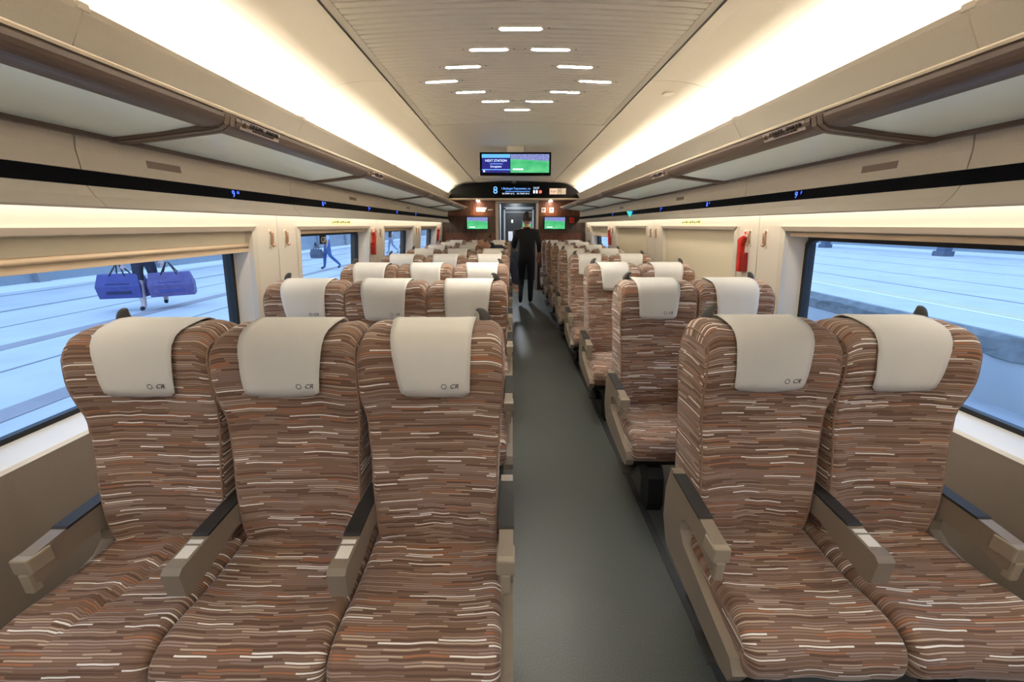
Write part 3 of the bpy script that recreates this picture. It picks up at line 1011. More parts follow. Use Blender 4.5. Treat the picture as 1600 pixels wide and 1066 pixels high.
MB().box(0.915, 0.972, -0.006, 0.0, 0.075, 0.19, 0.003).build('sign_plate', M_white, hd)
MB().box(0.978, 1.08, -0.006, 0.0, 0.075, 0.19, 0.003).build('sign_plate', M_white, hd)
text_mesh('sign_print', 'Audio', 0.055, mat('sign_maroon', (120, 50, 40), 0.6), hd, basis((0.825, -0.0075, 0.132), (1, 0, 0), (0, 0, 1)))
text_mesh('sign_print', '9', 0.05, mat('sign_maroon', (120, 50, 40), 0.6), hd, basis((0.943, -0.0075, 0.14), (1, 0, 0), (0, 0, 1)))
text_mesh('sign_print', '⊘', 0.06, mat('sign_maroon', (120, 50, 40), 0.6), hd, basis((1.03, -0.0075, 0.132), (1, 0, 0), (0, 0, 1)))
for x, lb in ((-0.78, 'left'), (0.80, 'right')):
    sp = thing('downlight', 'small %s downlight under the black header lighting the walnut wall' % lb, 'lamp', (x, YE - 0.14, 1.978))
    MB().tube([(0, 0, -0.014), (0, 0, 0)], 0.05, 16).build('lamp_rim', M_edge, sp)
    MB().tube([(0, 0, -0.018), (0, 0, -0.013)], 0.034, 16).build('lamp_diffuser', M_lamp, sp)
    ld = bpy.data.lights.new('downlight_beam', 'SPOT')
    ld.energy, ld.color, ld.spot_size, ld.spot_blend, ld.shadow_soft_size = 7, (1, 0.72, 0.42), 1.7, 0.8, 0.03
    lo_ = bpy.data.objects.new('downlight_beam', ld)
    lo_.parent = sp
    lo_.location = (0, 0, -0.03)
    lo_.rotation_euler = (math.radians(12), 0, 0)
    COL.objects.link(lo_)

# ------------------------------------------------------------------ screens, plates on the end wall
for x0, x1, lb in ((-1.045, -0.585, 'left'), (0.69, 1.145, 'right')):
    sc = thing('wall_screen', 'small flat screen with football match on the walnut wall, %s of the doorway' % lb, 'screen', ((x0 + x1) / 2, YE - 0.014, 1.38))
    h = (x1 - x0) / 2
    MB().box(-h - 0.012, h + 0.012, -0.03, 0.0, -0.012, 0.262, 0.004).build('screen_frame', M_gloss, sc)
    MB().box(-h, h, -0.033, -0.028, 0.0, 0.25).build('screen_picture', M_match, sc)
    MB().box(-h + 0.05, -h + 0.18, -0.035, -0.031, 0.03, 0.048).build('caption_bar', M_whiteled, sc)
sg = thing('wall_sign', 'white slanted coach sign on the walnut wall left of the doorway', 'sign', (-0.66, YE - 0.016, 1.79))
MB().prism([(-0.17, -0.045), (0.02, -0.045), (0.065, 0.045), (-0.17, 0.045)], -0.006, 0.0).build('sign_plate', M_white, sg)
for i in range(5):
    MB().box(-0.145 + i * 0.036, -0.118 + i * 0.036, -0.0075, -0.005, -0.016, 0.012 + 0.004 * (i % 2)).build('print_mark', mat('sign_grey', (150, 150, 136), 0.6), sg)
for i in range(4):
    MB().box(0.085 + i * 0.028, 0.105 + i * 0.028, -0.003, 0.0, -0.014, 0.008 + 0.005 * (i % 2)).build('print_mark', M_white, sg)
for x, lb, tx in ((0.66, 'white pictogram plate beside the right edge of the doorway', '♿'), (0.84, 'white pictogram plate nearer the right luggage rack', '●')):
    pg = thing('pictogram_plate', lb, 'sign', (x, YE - 0.016, 1.78))
    MB().box(-0.045, 0.045, -0.006, 0, -0.052, 0.052, 0.003).build('plate', M_white, pg)
    text_mesh('pictogram', tx, 0.05, M_ink, pg, basis((0, -0.0075, 0.008), (1, 0, 0), (0, 0, 1)))
    MB().box(-0.03, 0.03, -0.007, -0.005, -0.042, -0.034).build('caption', M_ink, pg)
al = thing('alarm_box', 'red square alarm box on the walnut wall beside the right screen', 'alarm', (1.30, YE - 0.014, 1.56))
MB().box(-0.05, 0.05, -0.04, 0, -0.055, 0.065, 0.008).build('box', M_red, al)
MB().tube([(0, -0.045, 0.005), (0, -0.038, 0.005)], 0.02, 14).build('button', M_dred, al)

# ------------------------------------------------------------------ coat hooks, hammers, stickers on the walls
def wall_frame(s, y, z):
    """Empty-based frame: local x along the train, local y out of the wall, local z up the wall."""
    n = Vector((-s, 0, -0.11)).normalized()
    upv = Vector((-s * 0.11, 0, 1)).normalized()
    ex = n.cross(upv) * -1
    M = Matrix((ex, n * 1.0, upv)).transposed().to_4x4()
    M.translation = (s * XW(z), y, z)
    return M


HK = {2.62: 'by the nearest window', 4.55: 'by the second window', 6.48: 'by the third window', 8.41: 'by the farthest window'}
for s in (-1, 1):
    side = 'left' if s < 0 else 'right'
    for y, wd in HK.items():
        for e in (-1, 1):
            hk = thing('coat_hook', 'bronze coat hook on the %s wall %s seam, %s of the pair' % (side, wd, 'nearer' if e < 0 else 'farther'), 'coat hook', group='coat hooks on the walls')
            hk.matrix_world = wall_frame(s, y + e * 0.085, 1.375)
            o_ = [(0.013 * math.cos(2 * PI * i / 20), (0.062 if math.sin(2 * PI * i / 20) > 0 else -0.062) * 0.75 + 0.014 * math.sin(2 * PI * i / 20)) for i in range(20)]
            MB().prism(o_, 0.0, 0.005).build('hook_plate', M_cream, hk)
            MB().tube([(0, 0.006, 0.046), (0, 0.018, 0.038), (0, 0.016, 0.0), (0, 0.014, -0.028), (0, 0.022, -0.044), (0, 0.032, -0.036)], [0.008, 0.008, 0.0085, 0.009, 0.008, 0.006], 8).build('hook', M_copper, hk, True)
HM = [(-1, 4.40, 'red emergency hammer in its holder on the left wall past the second window'), (1, 2.76, 'red emergency hammer in its holder on the right wall before the shaded window'),
      (-1, 8.30, 'red emergency hammer on the left wall by the walnut end wall'), (1, 6.60, 'red emergency hammer on the right wall beside the half shaded far window')]
for s, y, lb in HM:
    hm = thing('emergency_hammer', lb, 'emergency hammer', group='emergency hammers on the walls')
    hm.matrix_world = wall_frame(s, y, 1.255)
    g = -1 if s > 0 else 1
    MB().box(-0.042 * g, 0.0, 0.0, 0.03, -0.11, 0.02, 0.004).build('holder', M_dred, hm)
    MB().box(0.002 * g, 0.034 * g, 0.0, 0.038, -0.115, 0.085, 0.006).build('handle', M_red, hm)
    MB().prism([(-0.042 * g, 0.128), (-0.02 * g, 0.118), (0.0, 0.082), (0.036 * g, 0.082), (0.038 * g, 0.108), (0.01 * g, 0.128), (-0.038 * g, 0.142)], 0.004, 0.036).build('hammer_head', M_red, hm)
    MB().tube([(-0.038 * g, 0.02, 0.134), (-0.055 * g, 0.02, 0.142)], [0.008, 0.003], 8).build('hammer_tip', M_white, hm)
    MB().box(0.034 * g, 0.046 * g, 0.0, 0.03, 0.035, 0.06, 0.002).build('clip', M_grey, hm)
    st = thing('hammer_label', lb.replace('red emergency hammer in its holder', 'small white label above the hammer').replace('red emergency hammer', 'small white label above the hammer'), 'label', group='white labels over the hammers')
    st.matrix_world = wall_frame(s, y - 0.01, 1.408)
    MB().box(-0.032, 0.032, 0, 0.002, -0.022, 0.022).build('plate', M_white, st)
    MB().tube([(0.015 * g, 0.0015, 0), (0.015 * g, 0.003, 0)], 0.011, 14).build('red_mark', M_red, st)
    for zz in (-0.009, 0, 0.009):
        MB().box(-0.026 * g, -0.002 * g, 0.0015, 0.003, zz - 0.002, zz + 0.002).build('print_line', M_ink, st)
for s, y in ((-1, 3.62), (1, 3.62)):
    st = thing('wall_sticker', 'pale yellow instruction sticker above the second %s window' % ('left' if s < 0 else 'right'), 'sticker', group='yellow stickers above the windows')
    st.matrix_world = wall_frame(s, y, 1.487)
    MB().box(-0.20, 0.20, 0, 0.0015, -0.02, 0.02).build('plate', mat('sticker_yellow', (222, 216, 160), 0.6), st)
    for i in range(9):
        MB().box(-0.18 + i * 0.041, -0.156 + i * 0.041, 0.001, 0.0025, -0.008 + 0.004 * (i % 2), 0.002 + 0.004 * (i % 3)).build('print_mark', M_grey, st)
gm = thing('exit_pointer', 'small teal pointer sign on the right black strip near the far end', 'sign', (1.455, 5.05, 1.60))
MB().prism([(-0.045, 0.03), (0.045, 0.03), (0.0, -0.04)], -0.006, 0.012).build('pointer', mat('teal_sign', (40, 150, 140), 0.5, emit=(60, 190, 175), estr=0.5), gm)

# ------------------------------------------------------------------ seats
BACK = [(-0.155, 0.395), (-0.175, 0.45), (-0.180, 0.54), (-0.168, 0.65), (-0.148, 0.75), (-0.132, 0.83), (-0.126, 0.88), (-0.132, 0.94), (-0.136, 1.00), (-0.130, 1.06),
        (-0.122, 1.105), (-0.098, 1.138), (-0.055, 1.153), (-0.005, 1.160), (0.036, 1.150), (0.058, 1.11), (0.060, 1.0), (0.045, 0.8), (0.02, 0.6), (-0.010, 0.43), (-0.045, 0.385), (-0.11, 0.378)]
CUSH = [(-0.095, 0.448), (-0.20, 0.442), (-0.30, 0.436), (-0.37, 0.436), (-0.44, 0.444), (-0.50, 0.442), (-0.545, 0.420), (-0.566, 0.380), (-0.562, 0.335), (-0.525, 0.298), (-0.45, 0.288),
        (-0.30, 0.280), (-0.12, 0.288), (-0.075, 0.32), (-0.07, 0.39)]


def lerp_tab(tab, z):
    if z <= tab[0][0]:
        return tab[0][1]
    for (a, b), (c, d) in zip(tab, tab[1:]):
        if z <= c:
            t = (z - a) / (c - a)
            t = t * t * (3 - 2 * t)
            return b + (d - b) * t
    return tab[-1][1]


WB = [(0.38, 0.196), (0.55, 0.200), (0.72, 0.204), (0.86, 0.212), (0.97, 0.2245), (1.07, 0.2245), (1.16, 0.220)]


def back_w(y, z):
    return lerp_tab(WB, z)


def cush_w(y, z):
    return 0.2215


def back_drop(ax, half, z):
    """Rounded upper corners seen from the front."""
    r = 0.047
    e = half - ax
    if e >= r or z < 0.98:
        return 0.0
    d = r - math.sqrt(max(0.0, r * r - (r - e) ** 2))
    t = min(1.0, (z - 0.98) / 0.17)
    return d * t * 0.9


def make_loft(name, prof, npr, wfn, redge, seed, drop=None, bolster=0.0, wrinkle=0.004, extra=None):
    pts, length = catmull([(a, b, 0) for a, b in prof], npr, True)
    nrm = []
    for j in range(npr):
        t = pts[(j + 1) % npr] - pts[j - 1]
        nrm.append(Vector((t.y, -t.x, 0)).normalized())
    c = sum((Vector((p.x, p.y, 0)) for p in pts), Vector()) / npr
    if sum(nrm[j].dot(pts[j] - c) for j in range(npr)) < 0:
        nrm = [-n for n in nrm]
    hs = [0.07, 0.14, 0.21, 0.28, 0.36, 0.44, 0.52, 0.60, 0.68, 0.76, 0.83, 0.89, 0.925, 0.95, 0.97, 0.985, 0.995, 1]
    ss = [-q for q in reversed(hs)] + [0] + hs
    V, F, UVS = [], [], []
    for s in ss:
        for j in range(npr):
            p, n = pts[j], nrm[j]
            half = wfn(p.x, p.y)
            x = s * half
            e = half - abs(x)
            ins = redge - math.sqrt(max(0, redge ** 2 - (redge - e) ** 2)) if e < redge else 0.0
            out = -ins
            frontness = max(0.0, -n.x if drop else n.y)
            out += bolster * frontness * (abs(s) ** 3) * (1 if abs(s) < 0.95 else 0.9)
            if abs(s) < 0.99:
                w = noise.noise((x * 9 + seed * 7.3, p.x * 3 + p.y * 3.2, seed)) * wrinkle + noise.noise((x * 26, p.x * 8 + p.y * 8, seed + 5)) * wrinkle * 0.45
                out += w * min(1, (1 - abs(s)) * 12)
            if extra:
                out += extra(x, p.x, n)
            q = p + n * out
            z = q.y - (drop(abs(x), half, p.y) if drop else 0)
            V.append((x, q.x, z))
    m = npr
    for i in range(len(ss) - 1):
        for j in range(m):
            k = (j + 1) % m
            F.append((i * m + j, i * m + k, (i + 1) * m + k, (i + 1) * m + j))
            v0, v1 = length * j / m, length * (j + 1) / m
            x0, x1 = V[i * m + j][0], V[(i + 1) * m + j][0]
            UVS += [(x0, v0), (x0, v1), (x1, v1), (x1, v0)]
    for i, rev in ((0, False), (len(ss) - 1, True)):
        idx = [i * m + j for j in range(m)]
        if not rev:
            idx = idx[::-1]
        F.append(tuple(idx))
        UVS += [(V[q][1] + 5, V[q][2]) for q in idx]
    me = bpy.data.meshes.new(name)
    me.from_pydata(V, [], F)
    # outward faces
    bm = bmesh.new()
    bm.from_mesh(me)
    bm.free()
    uvl = me.uv_layers.new(name='UVMap')
    for l, uv in zip(uvl.data, UVS):
        l.uv = uv
    me.polygons.foreach_set('use_smooth', [True] * len(me.polygons))
    me.materials.append(M_fabric)
    me.update()
    # piping along both front edges: index of the profile ring nearest the edge
    pip = []
    for i in (2, len(ss) - 3):
        ring = [V[i * m + j] for j in range(m)]
        pip.append(MB().tube(ring + [ring[0]], 0.0032, 5, cap=False))
    return me, pip, pts, nrm


VAR = []
for sd in range(3):
    bme, bpip, BP, BN = make_loft('backrest', BACK, 72, back_w, 0.017, sd * 3.7 + 0.5, back_drop, 0.020, 0.0095)
    cme, cpip, CP, CN = make_loft('seat_cushion', CUSH, 52, cush_w, 0.032, sd * 2.9 + 11, None, 0.012, 0.006)
    pms = []
    for q in bpip:
        pm = q.build('piping', M_piping, None, True)
        pms.append(pm.data)
        bpy.data.objects.remove(pm)
    VAR.append((bme, cme, pms))


def crease(x, y, n):
    """Loose cover bunched up along the window side of the cushion."""
    if n.y < 0.3:
        return 0.0
    line = -0.075 + 0.12 * max(0.0, min(1.0, (y + 0.52) / 0.36))
    t = (line - x) / 0.02
    fade = max(0.0, min(1.0, (y + 0.54) / 0.12)) * max(0.0, min(1.0, (-0.13 - y) / 0.05))
    if t < 0:
        return -0.012 * fade * math.exp(-(t / 0.9) ** 2)
    return fade * (0.020 * min(1.0, t) * math.exp(-max(0, t - 1) * 0.16))


CREASED = make_loft('seat_cushion', CUSH, 52, cush_w, 0.032, 21.0, None, 0.010, 0.007, crease)[0]


def back_front(z):
    """y of the unwrinkled front of the back at height z."""
    best = min((p for p in BP if p.x < 0 and p.y > 0.4), key=lambda p: abs(p.y - z) + (10 if p.x > -0.05 else 0))
    return best.x


def make_towel(seed, skew, half0, half1, zfront):
    """Cloth draped over the top of the back."""
    jt = max(range(len(BP)), key=lambda j: BP[j].y)
    chain = []
    # walk the profile from the front lower edge over the ridge to the rear
    n = len(BP)
    order = [j % n for j in range(jt - n // 2, jt + n // 2)]
    if BP[order[n // 2 - 8]].x > BP[order[n // 2 + 8]].x:
        order = order[::-1]
    mid = order.index(jt)
    for q in range(len(order)):
        j = order[q]
        if BP[j].y > zfront - 0.012 and (q < mid or BP[j].y > 0.92):
            if abs(q - mid) < 24:
                chain.append(j)
    V, F = [], []
    cols = 13
    tot = len(chain)
    mid = chain.index(jt)
    for lay in (0.0115, 0.0085):
        for a, j in enumerate(chain):
            t = min(1.0, abs(a - mid) / max(mid, 1))       # 0 ridge, 1 front hem
            for k in range(cols):
                u = -1 + 2 * k / (cols - 1)
                hw = half0 + (half1 - half0) * t
                x = u * hw + skew * t
                wv = (noise.noise((x * 14, a * 0.25, seed)) * 0.0045 + noise.noise((x * 30, a * 0.6, seed + 9)) * 0.002) * (0.3 + 0.7 * t)
                off = lay + wv + (0.004 * t * abs(u) ** 4)
                p = BP[j] + BN[j] * off
                half = back_w(0, BP[j].y)
                z = p.y - back_drop(abs(x), half, BP[j].y)
                if a == 0:
                    z -= 0.006 * (1 - u * u) + 0.004 * noise.noise((u * 2, seed, 3))
                if abs(u) > 0.9 and a == 0:
                    z += 0.010
                V.append((x, p.x, z))
    N_ = tot * cols
    for a in range(tot - 1):
        for k in range(cols - 1):
            q = (a * cols + k, a * cols + k + 1, (a + 1) * cols + k + 1, (a + 1) * cols + k)
            F.append(q)
            F.append(tuple(N_ + i for i in reversed(q)))
    rim = [k for k in range(cols)] + [a * cols + cols - 1 for a in range(1, tot)] + [(tot - 1) * cols + k for k in range(cols - 2, -1, -1)] + [a * cols for a in range(tot - 2, 0, -1)]
    for a, b in zip(rim, rim[1:] + rim[:1]):
        F.append((a, N_ + a, N_ + b, b))
    me = bpy.data.meshes.new('headrest_cover')
    me.from_pydata(V, [], F)
    me.polygons.foreach_set('use_smooth', [True] * len(me.polygons))
    me.materials.append(M_towel)
    me.update()
    return me


TOWELS = [make_towel(1, 0.004, 0.136, 0.108, 0.966), make_towel(2, -0.012, 0.138, 0.114, 0.972), make_towel(3, 0.016, 0.134, 0.106, 0.960)]

# small grab horn
hpath = catmull([(0, 0.020, 1.110), (0.002, 0.020, 1.150), (-0.001, 0.018, 1.172), (-0.010, 0.015, 1.188), (-0.022, 0.012, 1.195), (-0.029, 0.011, 1.195)], 14)[0]
hp = MB().tube(hpath, [0.021, 0.021, 0.0215, 0.0215, 0.0215, 0.021, 0.0205, 0.0195, 0.018, 0.016, 0.0135, 0.0105, 0.007, 0.002], 14).build('tmp', M_grey, None, True)
HANDLE = hp.data
bpy.data.objects.remove(hp)


def as_mesh(mb, m, smooth=False):
    o = mb.build('tmp', m, None, smooth)
    d = o.data
    bpy.data.objects.remove(o)
    return d


ARM = as_mesh(MB().prism([(-0.065, 0.605), (-0.285, 0.588), (-0.375, 0.578), (-0.388, 0.566), (-0.386, 0.492), (-0.372, 0.484), (-0.30, 0.500), (-0.20, 0.530), (-0.13, 0.525), (-0.065, 0.54)], -0.026, 0.026, 'x'), M_arm)
ARMPAD = as_mesh(MB().prism([(-0.085, 0.6045), (-0.285, 0.589), (-0.287, 0.594), (-0.28, 0.597), (-0.090, 0.612), (-0.085, 0.608)], -0.0235, 0.0235, 'x'), M_pad)
LABEL = as_mesh(MB().prism([(-0.296, 0.5875), (-0.308, 0.5862), (-0.308, 0.5878), (-0.296, 0.5890)], -0.020, 0.020, 'x').prism([(-0.314, 0.5853), (-0.350, 0.5812), (-0.350, 0.5828), (-0.314, 0.5868)], -0.019, 0.019, 'x'), M_white)
LEVER = as_mesh(MB().box(-0.014, 0.014, -0.394, -0.370, 0.468, 0.532, 0.004), M_armlight)
FRONTCAP = as_mesh(MB().box(-0.0265, 0.0265, -0.391, -0.330, 0.530, 0.580, 0.005), M_armlight)
# side frame by the aisle or the window: arm, rear upright and rail beside the cushion
SIDE = as_mesh(MB().prism([(-0.06, 0.615), (-0.285, 0.592), (-0.372, 0.580), (-0.388, 0.566), (-0.386, 0.500), (-0.372, 0.492), (-0.335, 0.505), (-0.255, 0.520), (-0.205, 0.515), (-0.180, 0.490), (-0.185, 0.455),
                            (-0.22, 0.425), (-0.38, 0.385), (-0.525, 0.355), (-0.550, 0.325), (-0.535, 0.285), (-0.49, 0.275), (-0.30, 0.290), (-0.10, 0.315), (-0.05, 0.40), (-0.04, 0.52)], -0.021, 0.021, 'x'), M_arm)
ORD = ['first', 'second', 'third', 'fourth', 'fifth', 'sixth', 'seventh', 'eighth']
ROW0, PITCH, NROW = 1.20, 0.96, 8
LEFT_C = [-1.17, -0.728, -0.286]
RIGHT_C = [0.775, 1.205]
SEATW = {'left': 0.985, 'right': 0.94}


def child(name, data, parent, loc=(0, 0, 0), rotz=0, mirror=False):
    o = bpy.data.objects.new(name, data)
    o.location = loc
    if mirror:
        o.scale = (-1, 1, 1)
    return link(o, parent)


def armrest(seat, dx, kind):
    a = child('armrest' if kind == 'mid' else 'side_frame', ARM if kind == 'mid' else SIDE, seat, (dx, 0, 0))
    child('arm_pad', ARMPAD, a)
    if kind == 'mid':
        a.scale = (1, 1.09, 1)
        child('arm_label', LABEL, a)
    else:
        child('arm_cap', FRONTCAP, a)
        child('release_lever', LEVER, a)
        child('arm_label', LABEL, a)
    return a


SEATS = {}
rnd = random.Random(3)
for row in range(NROW):
    y = ROW0 + PITCH * row
    for side, cs in (('left', LEFT_C), ('right', RIGHT_C)):
        for ci, x in enumerate(cs):
            if side == 'left':
                pos = ('window', 'middle', 'aisle')[ci]
                grp = 'left-hand three-seat rows'
                where = 'three-seat left side'
            else:
                pos = ('aisle', 'window')[ci]
                grp = 'right-hand two-seat rows'
                where = 'two-seat right side'
            rowtxt = 'row nearest the camera' if row == 0 else ('row at the far wall' if row == NROW - 1 else ORD[row] + ' row from the camera')
            st = thing('train_seat', 'brown striped %s seat of the %s, %s' % (pos, where, rowtxt), 'seat', (x, y + (0.04 if side == 'right' else 0), 0), grp)
            st.scale = (SEATW[side], 1, 1)
            va = VAR[(row + ci * 2 + (side == 'right')) % 3]
            b_ = child('backrest', va[0], st)
            for pd in va[2]:
                child('piping', pd, b_)
            child('seat_cushion', CREASED if (side, row, pos) == ('left', 0, 'window') else va[1], st)
            tw = child('headrest_cover', TOWELS[(row * 2 + ci + (side == 'right')) % 3], st, (rnd.uniform(-0.012, 0.012), 0, 0), mirror=(side == 'right' and ci == 1))
            if row < 3:
                if 'emblem_mesh' not in globals():
                    e1 = text_mesh('emblem', 'CR', 0.021, M_ink, None, basis((0.018, 0, 0), (1, 0, 0), (0, 0, 1)), shear=0.4, depth=0.0003)
                    bmx = bmesh.new()
                    bmx.from_mesh(e1.data)
                    for k in range(16):
                        a0, a1 = 2 * PI * k / 16, 2 * PI * (k + 1) / 16
                        vs = [bmx.verts.new((-0.012 + r * math.cos(a), -0.0004, r * math.sin(a))) for r, a in ((0.0085, a0), (0.0085, a1), (0.0065, a1), (0.0065, a0))]
                        bmx.faces.new(vs)
                    bmx.to_mesh(e1.data)
                    bmx.free()
                    emblem_mesh = e1.data
                    bpy.data.objects.remove(e1)
                child('emblem', emblem_mesh, tw, (0.056, back_front(0.994) - 0.0155, 0.994), mirror=False) if not (side == 'right' and ci == 1) else None
            if pos != 'middle':
                sgn = 1 if (side == 'left') == (pos == 'aisle') else -1
                child('grab_handle', HANDLE, st, (sgn * 0.158, 0, 0), mirror=sgn < 0)
            if pos == 'aisle':
                armrest(st, 0.232 if side == 'left' else -0.229, 'side')
                armrest(st, -0.2275 if side == 'left' else 0.236, 'mid')
            elif pos == 'middle':
                armrest(st, -0.2275, 'mid')
            else:
                armrest(st, -0.228 if side == 'left' else 0.229, 'side')
            SEATS[(side, row, pos)] = st
        # black under-frame
        cs_ = cs
        bx = sum(cs_) / len(cs_)
        ub = thing('seat_underframe', 'black under-frame and pedestals of the %s seats, %s' % ('three left' if side == 'left' else 'two right', rowtxt), 'seat frame', (bx, y + (0.04 if side == 'right' else 0), 0), 'black seat under-frames')
        w = (cs_[-1] - cs_[0]) / 2 + 0.19
        if 'beam_%s' % side not in MATS:
            B = MB().box(-w, w, -0.47, -0.42, 0.235, 0.283, 0.006)
            bo = as_mesh(B, M_base)
            B2 = as_mesh(MB().box(-w, w, -0.19, -0.14, 0.235, 0.283, 0.006), M_base)
            PD = as_mesh(MB().prism([(-0.53, 0.0), (-0.545, 0.05), (-0.525, 0.19), (-0.49, 0.235), (-0.12, 0.235), (-0.08, 0.19), (-0.06, 0.0), (-0.14, 0.0), (-0.17, 0.13), (-0.23, 0.16), (-0.36, 0.16), (-0.42, 0.13), (-0.44, 0.0)], -0.04, 0.04, 'x'), M_base)
            FP = as_mesh(MB().prism([(-0.40, 0.13), (-0.31, 0.14), (-0.31, 0.155), (-0.40, 0.145)], -0.028, 0.028, 'x'), M_grey)
            MATS['beam_%s' % side] = (bo, B2, PD, FP)
        bo, B2, PD, FP = MATS['beam_%s' % side]
        child('front_beam', bo, ub)
        child('rear_beam', B2, ub)
        ins = 0.13
        for e in (-1, 1):
            child('pedestal', PD, ub, (e * (w - ins), 0, 0))
        child('foot_pedal', FP, ub, ((w - 0.02) * (1 if side == 'left' else -1), 0, 0))
# ------------------------------------------------------------------ people
M_skin = mat('skin', (206, 160, 132), 0.55, var=0.03, scale=40)
M_hairblack = mat('hair_black', (26, 22, 20), 0.5, var=0.15, scale=120)
M_hairbrown = mat('hair_brown', (92, 60, 40), 0.5, var=0.2, scale=120)
M_blackcloth = mat('black_cloth', (24, 26, 32), 0.8, var=0.12, scale=60)
M_navycloth = mat('navy_cloth', (34, 40, 62), 0.8, var=0.12, scale=60)
M_shoe = mat('black_shoe', (20, 20, 22), 0.45)
M_jeans = mat('blue_jeans', (70, 104, 160), 0.85, var=0.12, scale=40)
M_darkshorts = mat('dark_shorts', (44, 50, 66), 0.85, var=0.15, scale=40)
M_paleshirt = mat('pale_shirt', (190, 200, 214), 0.85, var=0.06, scale=30)
M_palegrey = mat('pale_trousers', (150, 160, 178), 0.85, var=0.08, scale=30)


def skin_person(name, root, J, mats, head, subdiv=2, fingers=True):
    """J: joint name -> (position, radius x, radius y, material key). One continuous skinned body with head and hands."""
    links = [('pelvis', 'spine'), ('spine', 'chest'), ('chest', 'neck'), ('neck', 'skull')]
    for d in 'LR':
        links += [('chest', d + 'shoulder'), (d + 'shoulder', d + 'elbow'), (d + 'elbow', d + 'wrist'), (d + 'wrist', d + 'palm'),
                  ('pelvis', d + 'hip'), (d + 'hip', d + 'knee'), (d + 'knee', d + 'ankle'), (d + 'ankle', d + 'toe')]
    J = dict(J)
    nk, hd = Vector(J['neck'][0]), Vector(head['c'])
    J['skull'] = (tuple(hd), 0.05, 0.05, 'skin')
    for d in 'LR':
        w, e = Vector(J[d + 'wrist'][0]), Vector(J[d + 'elbow'][0])
        f = (w - e).normalized()
        J[d + 'palm'] = (tuple(w + f * 0.055), 0.030, 0.016, 'skin')
        if fingers:
            sidev = f.cross(Vector((0, 1, 0.3))).normalized()
            curl = f.cross(sidev).normalized()
            pb = w + f * 0.055
            for q, (o_, ln_) in enumerate(((-0.024, 0.062), (-0.008, 0.074), (0.008, 0.07), (0.023, 0.055))):
                a = '%sf%d' % (d, q)
                J[a + 'a'] = (tuple(pb + sidev * o_ + f * 0.03), 0.009, 0.009, 'skin')
                J[a + 'b'] = (tuple(pb + sidev * o_ + f * (0.03 + ln_ * 0.5) + curl * 0.012), 0.0085, 0.0085, 'skin')
                J[a + 'c'] = (tuple(pb + sidev * o_ * 0.9 + f * (0.03 + ln_ * 0.8) + curl * 0.036), 0.007, 0.007, 'skin')
                links += [(d + 'palm', a + 'a'), (a + 'a', a + 'b'), (a + 'b', a + 'c')]
            J[d + 't0'] = (tuple(w + f * 0.03 + sidev * -0.03 + curl * 0.01), 0.011, 0.011, 'skin')
            J[d + 't1'] = (tuple(w + f * 0.065 + sidev * -0.046 + curl * 0.024), 0.009, 0.009, 'skin')
            links += [(d + 'wrist', d + 't0'), (d + 't0', d + 't1')]
    names = list(J)
    idx = {n: i for i, n in enumerate(names)}
    me = bpy.data.meshes.new('tmp')
    me.from_pydata([J[n][0] for n in names], [(idx[a], idx[b]) for a, b in links], [])
    ob = bpy.data.objects.new('tmp', me)
    COL.objects.link(ob)
    sk = ob.modifiers.new('Skin', 'SKIN')
    sk.use_smooth_shade = True
    for i, n in enumerate(names):
        d = me.skin_vertices[0].data[i]
        d.radius = (J[n][1], J[n][2])
        d.use_root = n == 'pelvis'
    ss = ob.modifiers.new('Subdivision', 'SUBSURF')
    ss.levels = ss.render_levels = subdiv
    dg = bpy.context.evaluated_depsgraph_get()
    dg.update()
    body = bpy.data.meshes.new_from_object(ob.evaluated_get(dg))
    bpy.data.objects.remove(ob)
    # head shaped on a sphere, joined into the same mesh
    R = head['rot']
    hw, hl, hh = 0.076, 0.098, 0.118

    def shape(p):
        q = Vector(p)
        if q.z < 0:
            t = -q.z
            q.x *= 1 - 0.32 * t * t
            q.y *= 1 - 0.22 * t * t if q.y < 0 else 1 - 0.35 * t * t
        if q.y < 0:
            nose = math.exp(-((q.x / 0.16) ** 2) - ((q.z + 0.12) / 0.2) ** 2)
            q.y -= 0.20 * nose
            for ex in (-0.36, 0.36):
                q.y += 0.10 * math.exp(-((q.x - ex) / 0.17) ** 2 - ((q.z - 0.06) / 0.12) ** 2)
            q.y -= 0.05 * math.exp(-(q.x / 0.3) ** 2 - ((q.z + 0.48) / 0.08) ** 2)
        return q
    hm_ = MB().ellipsoid((0, 0, 0), (hw, hl, hh), 28, 22, shape)
    for ex in (-1, 1):
        hm_.ellipsoid((ex * (hw + 0.002), 0.012, -0.01), (0.010, 0.022, 0.032), 10, 8)
    bm = bmesh.new()
    bm.from_mesh(body)
    nv = []
    for p in hm_.v:
        nv.append(bm.verts.new(hd + R @ Vector(p)))
    for f in hm_.f:
        try:
            fc = bm.faces.new([nv[i] for i in f])
            fc.smooth = True
        except ValueError:
            pass
    bm.normal_update()
    keys = list(mats)
    segs = [(Vector(J[a][0]), Vector(J[b][0]), J[b][3], J[a][3], max(J[a][1], J[b][1])) for a, b in links]
    for fc in bm.faces:
        c = fc.calc_center_median()
        best, bk = 1e9, keys[0]
        for a, b, kb, ka, r in segs:
            ab = b - a
            t = max(0, min(1, (c - a).dot(ab) / max(ab.length_squared, 1e-9)))
            dd = (c - (a + ab * t)).length / (r + 0.02)
            if dd < best:
                best, bk = dd, (kb if t > (0.9 if (kb == 'skin' and ka != 'skin' and r > 0.09) else 0.45) else ka)
        if (c - hd).length < 0.14 and (c - nk).length > 0.03:
            bk = 'skin'
        fc.material_index = keys.index(bk)
    body.materials.clear()
    for k_ in keys:
        body.materials.append(mats[k_])
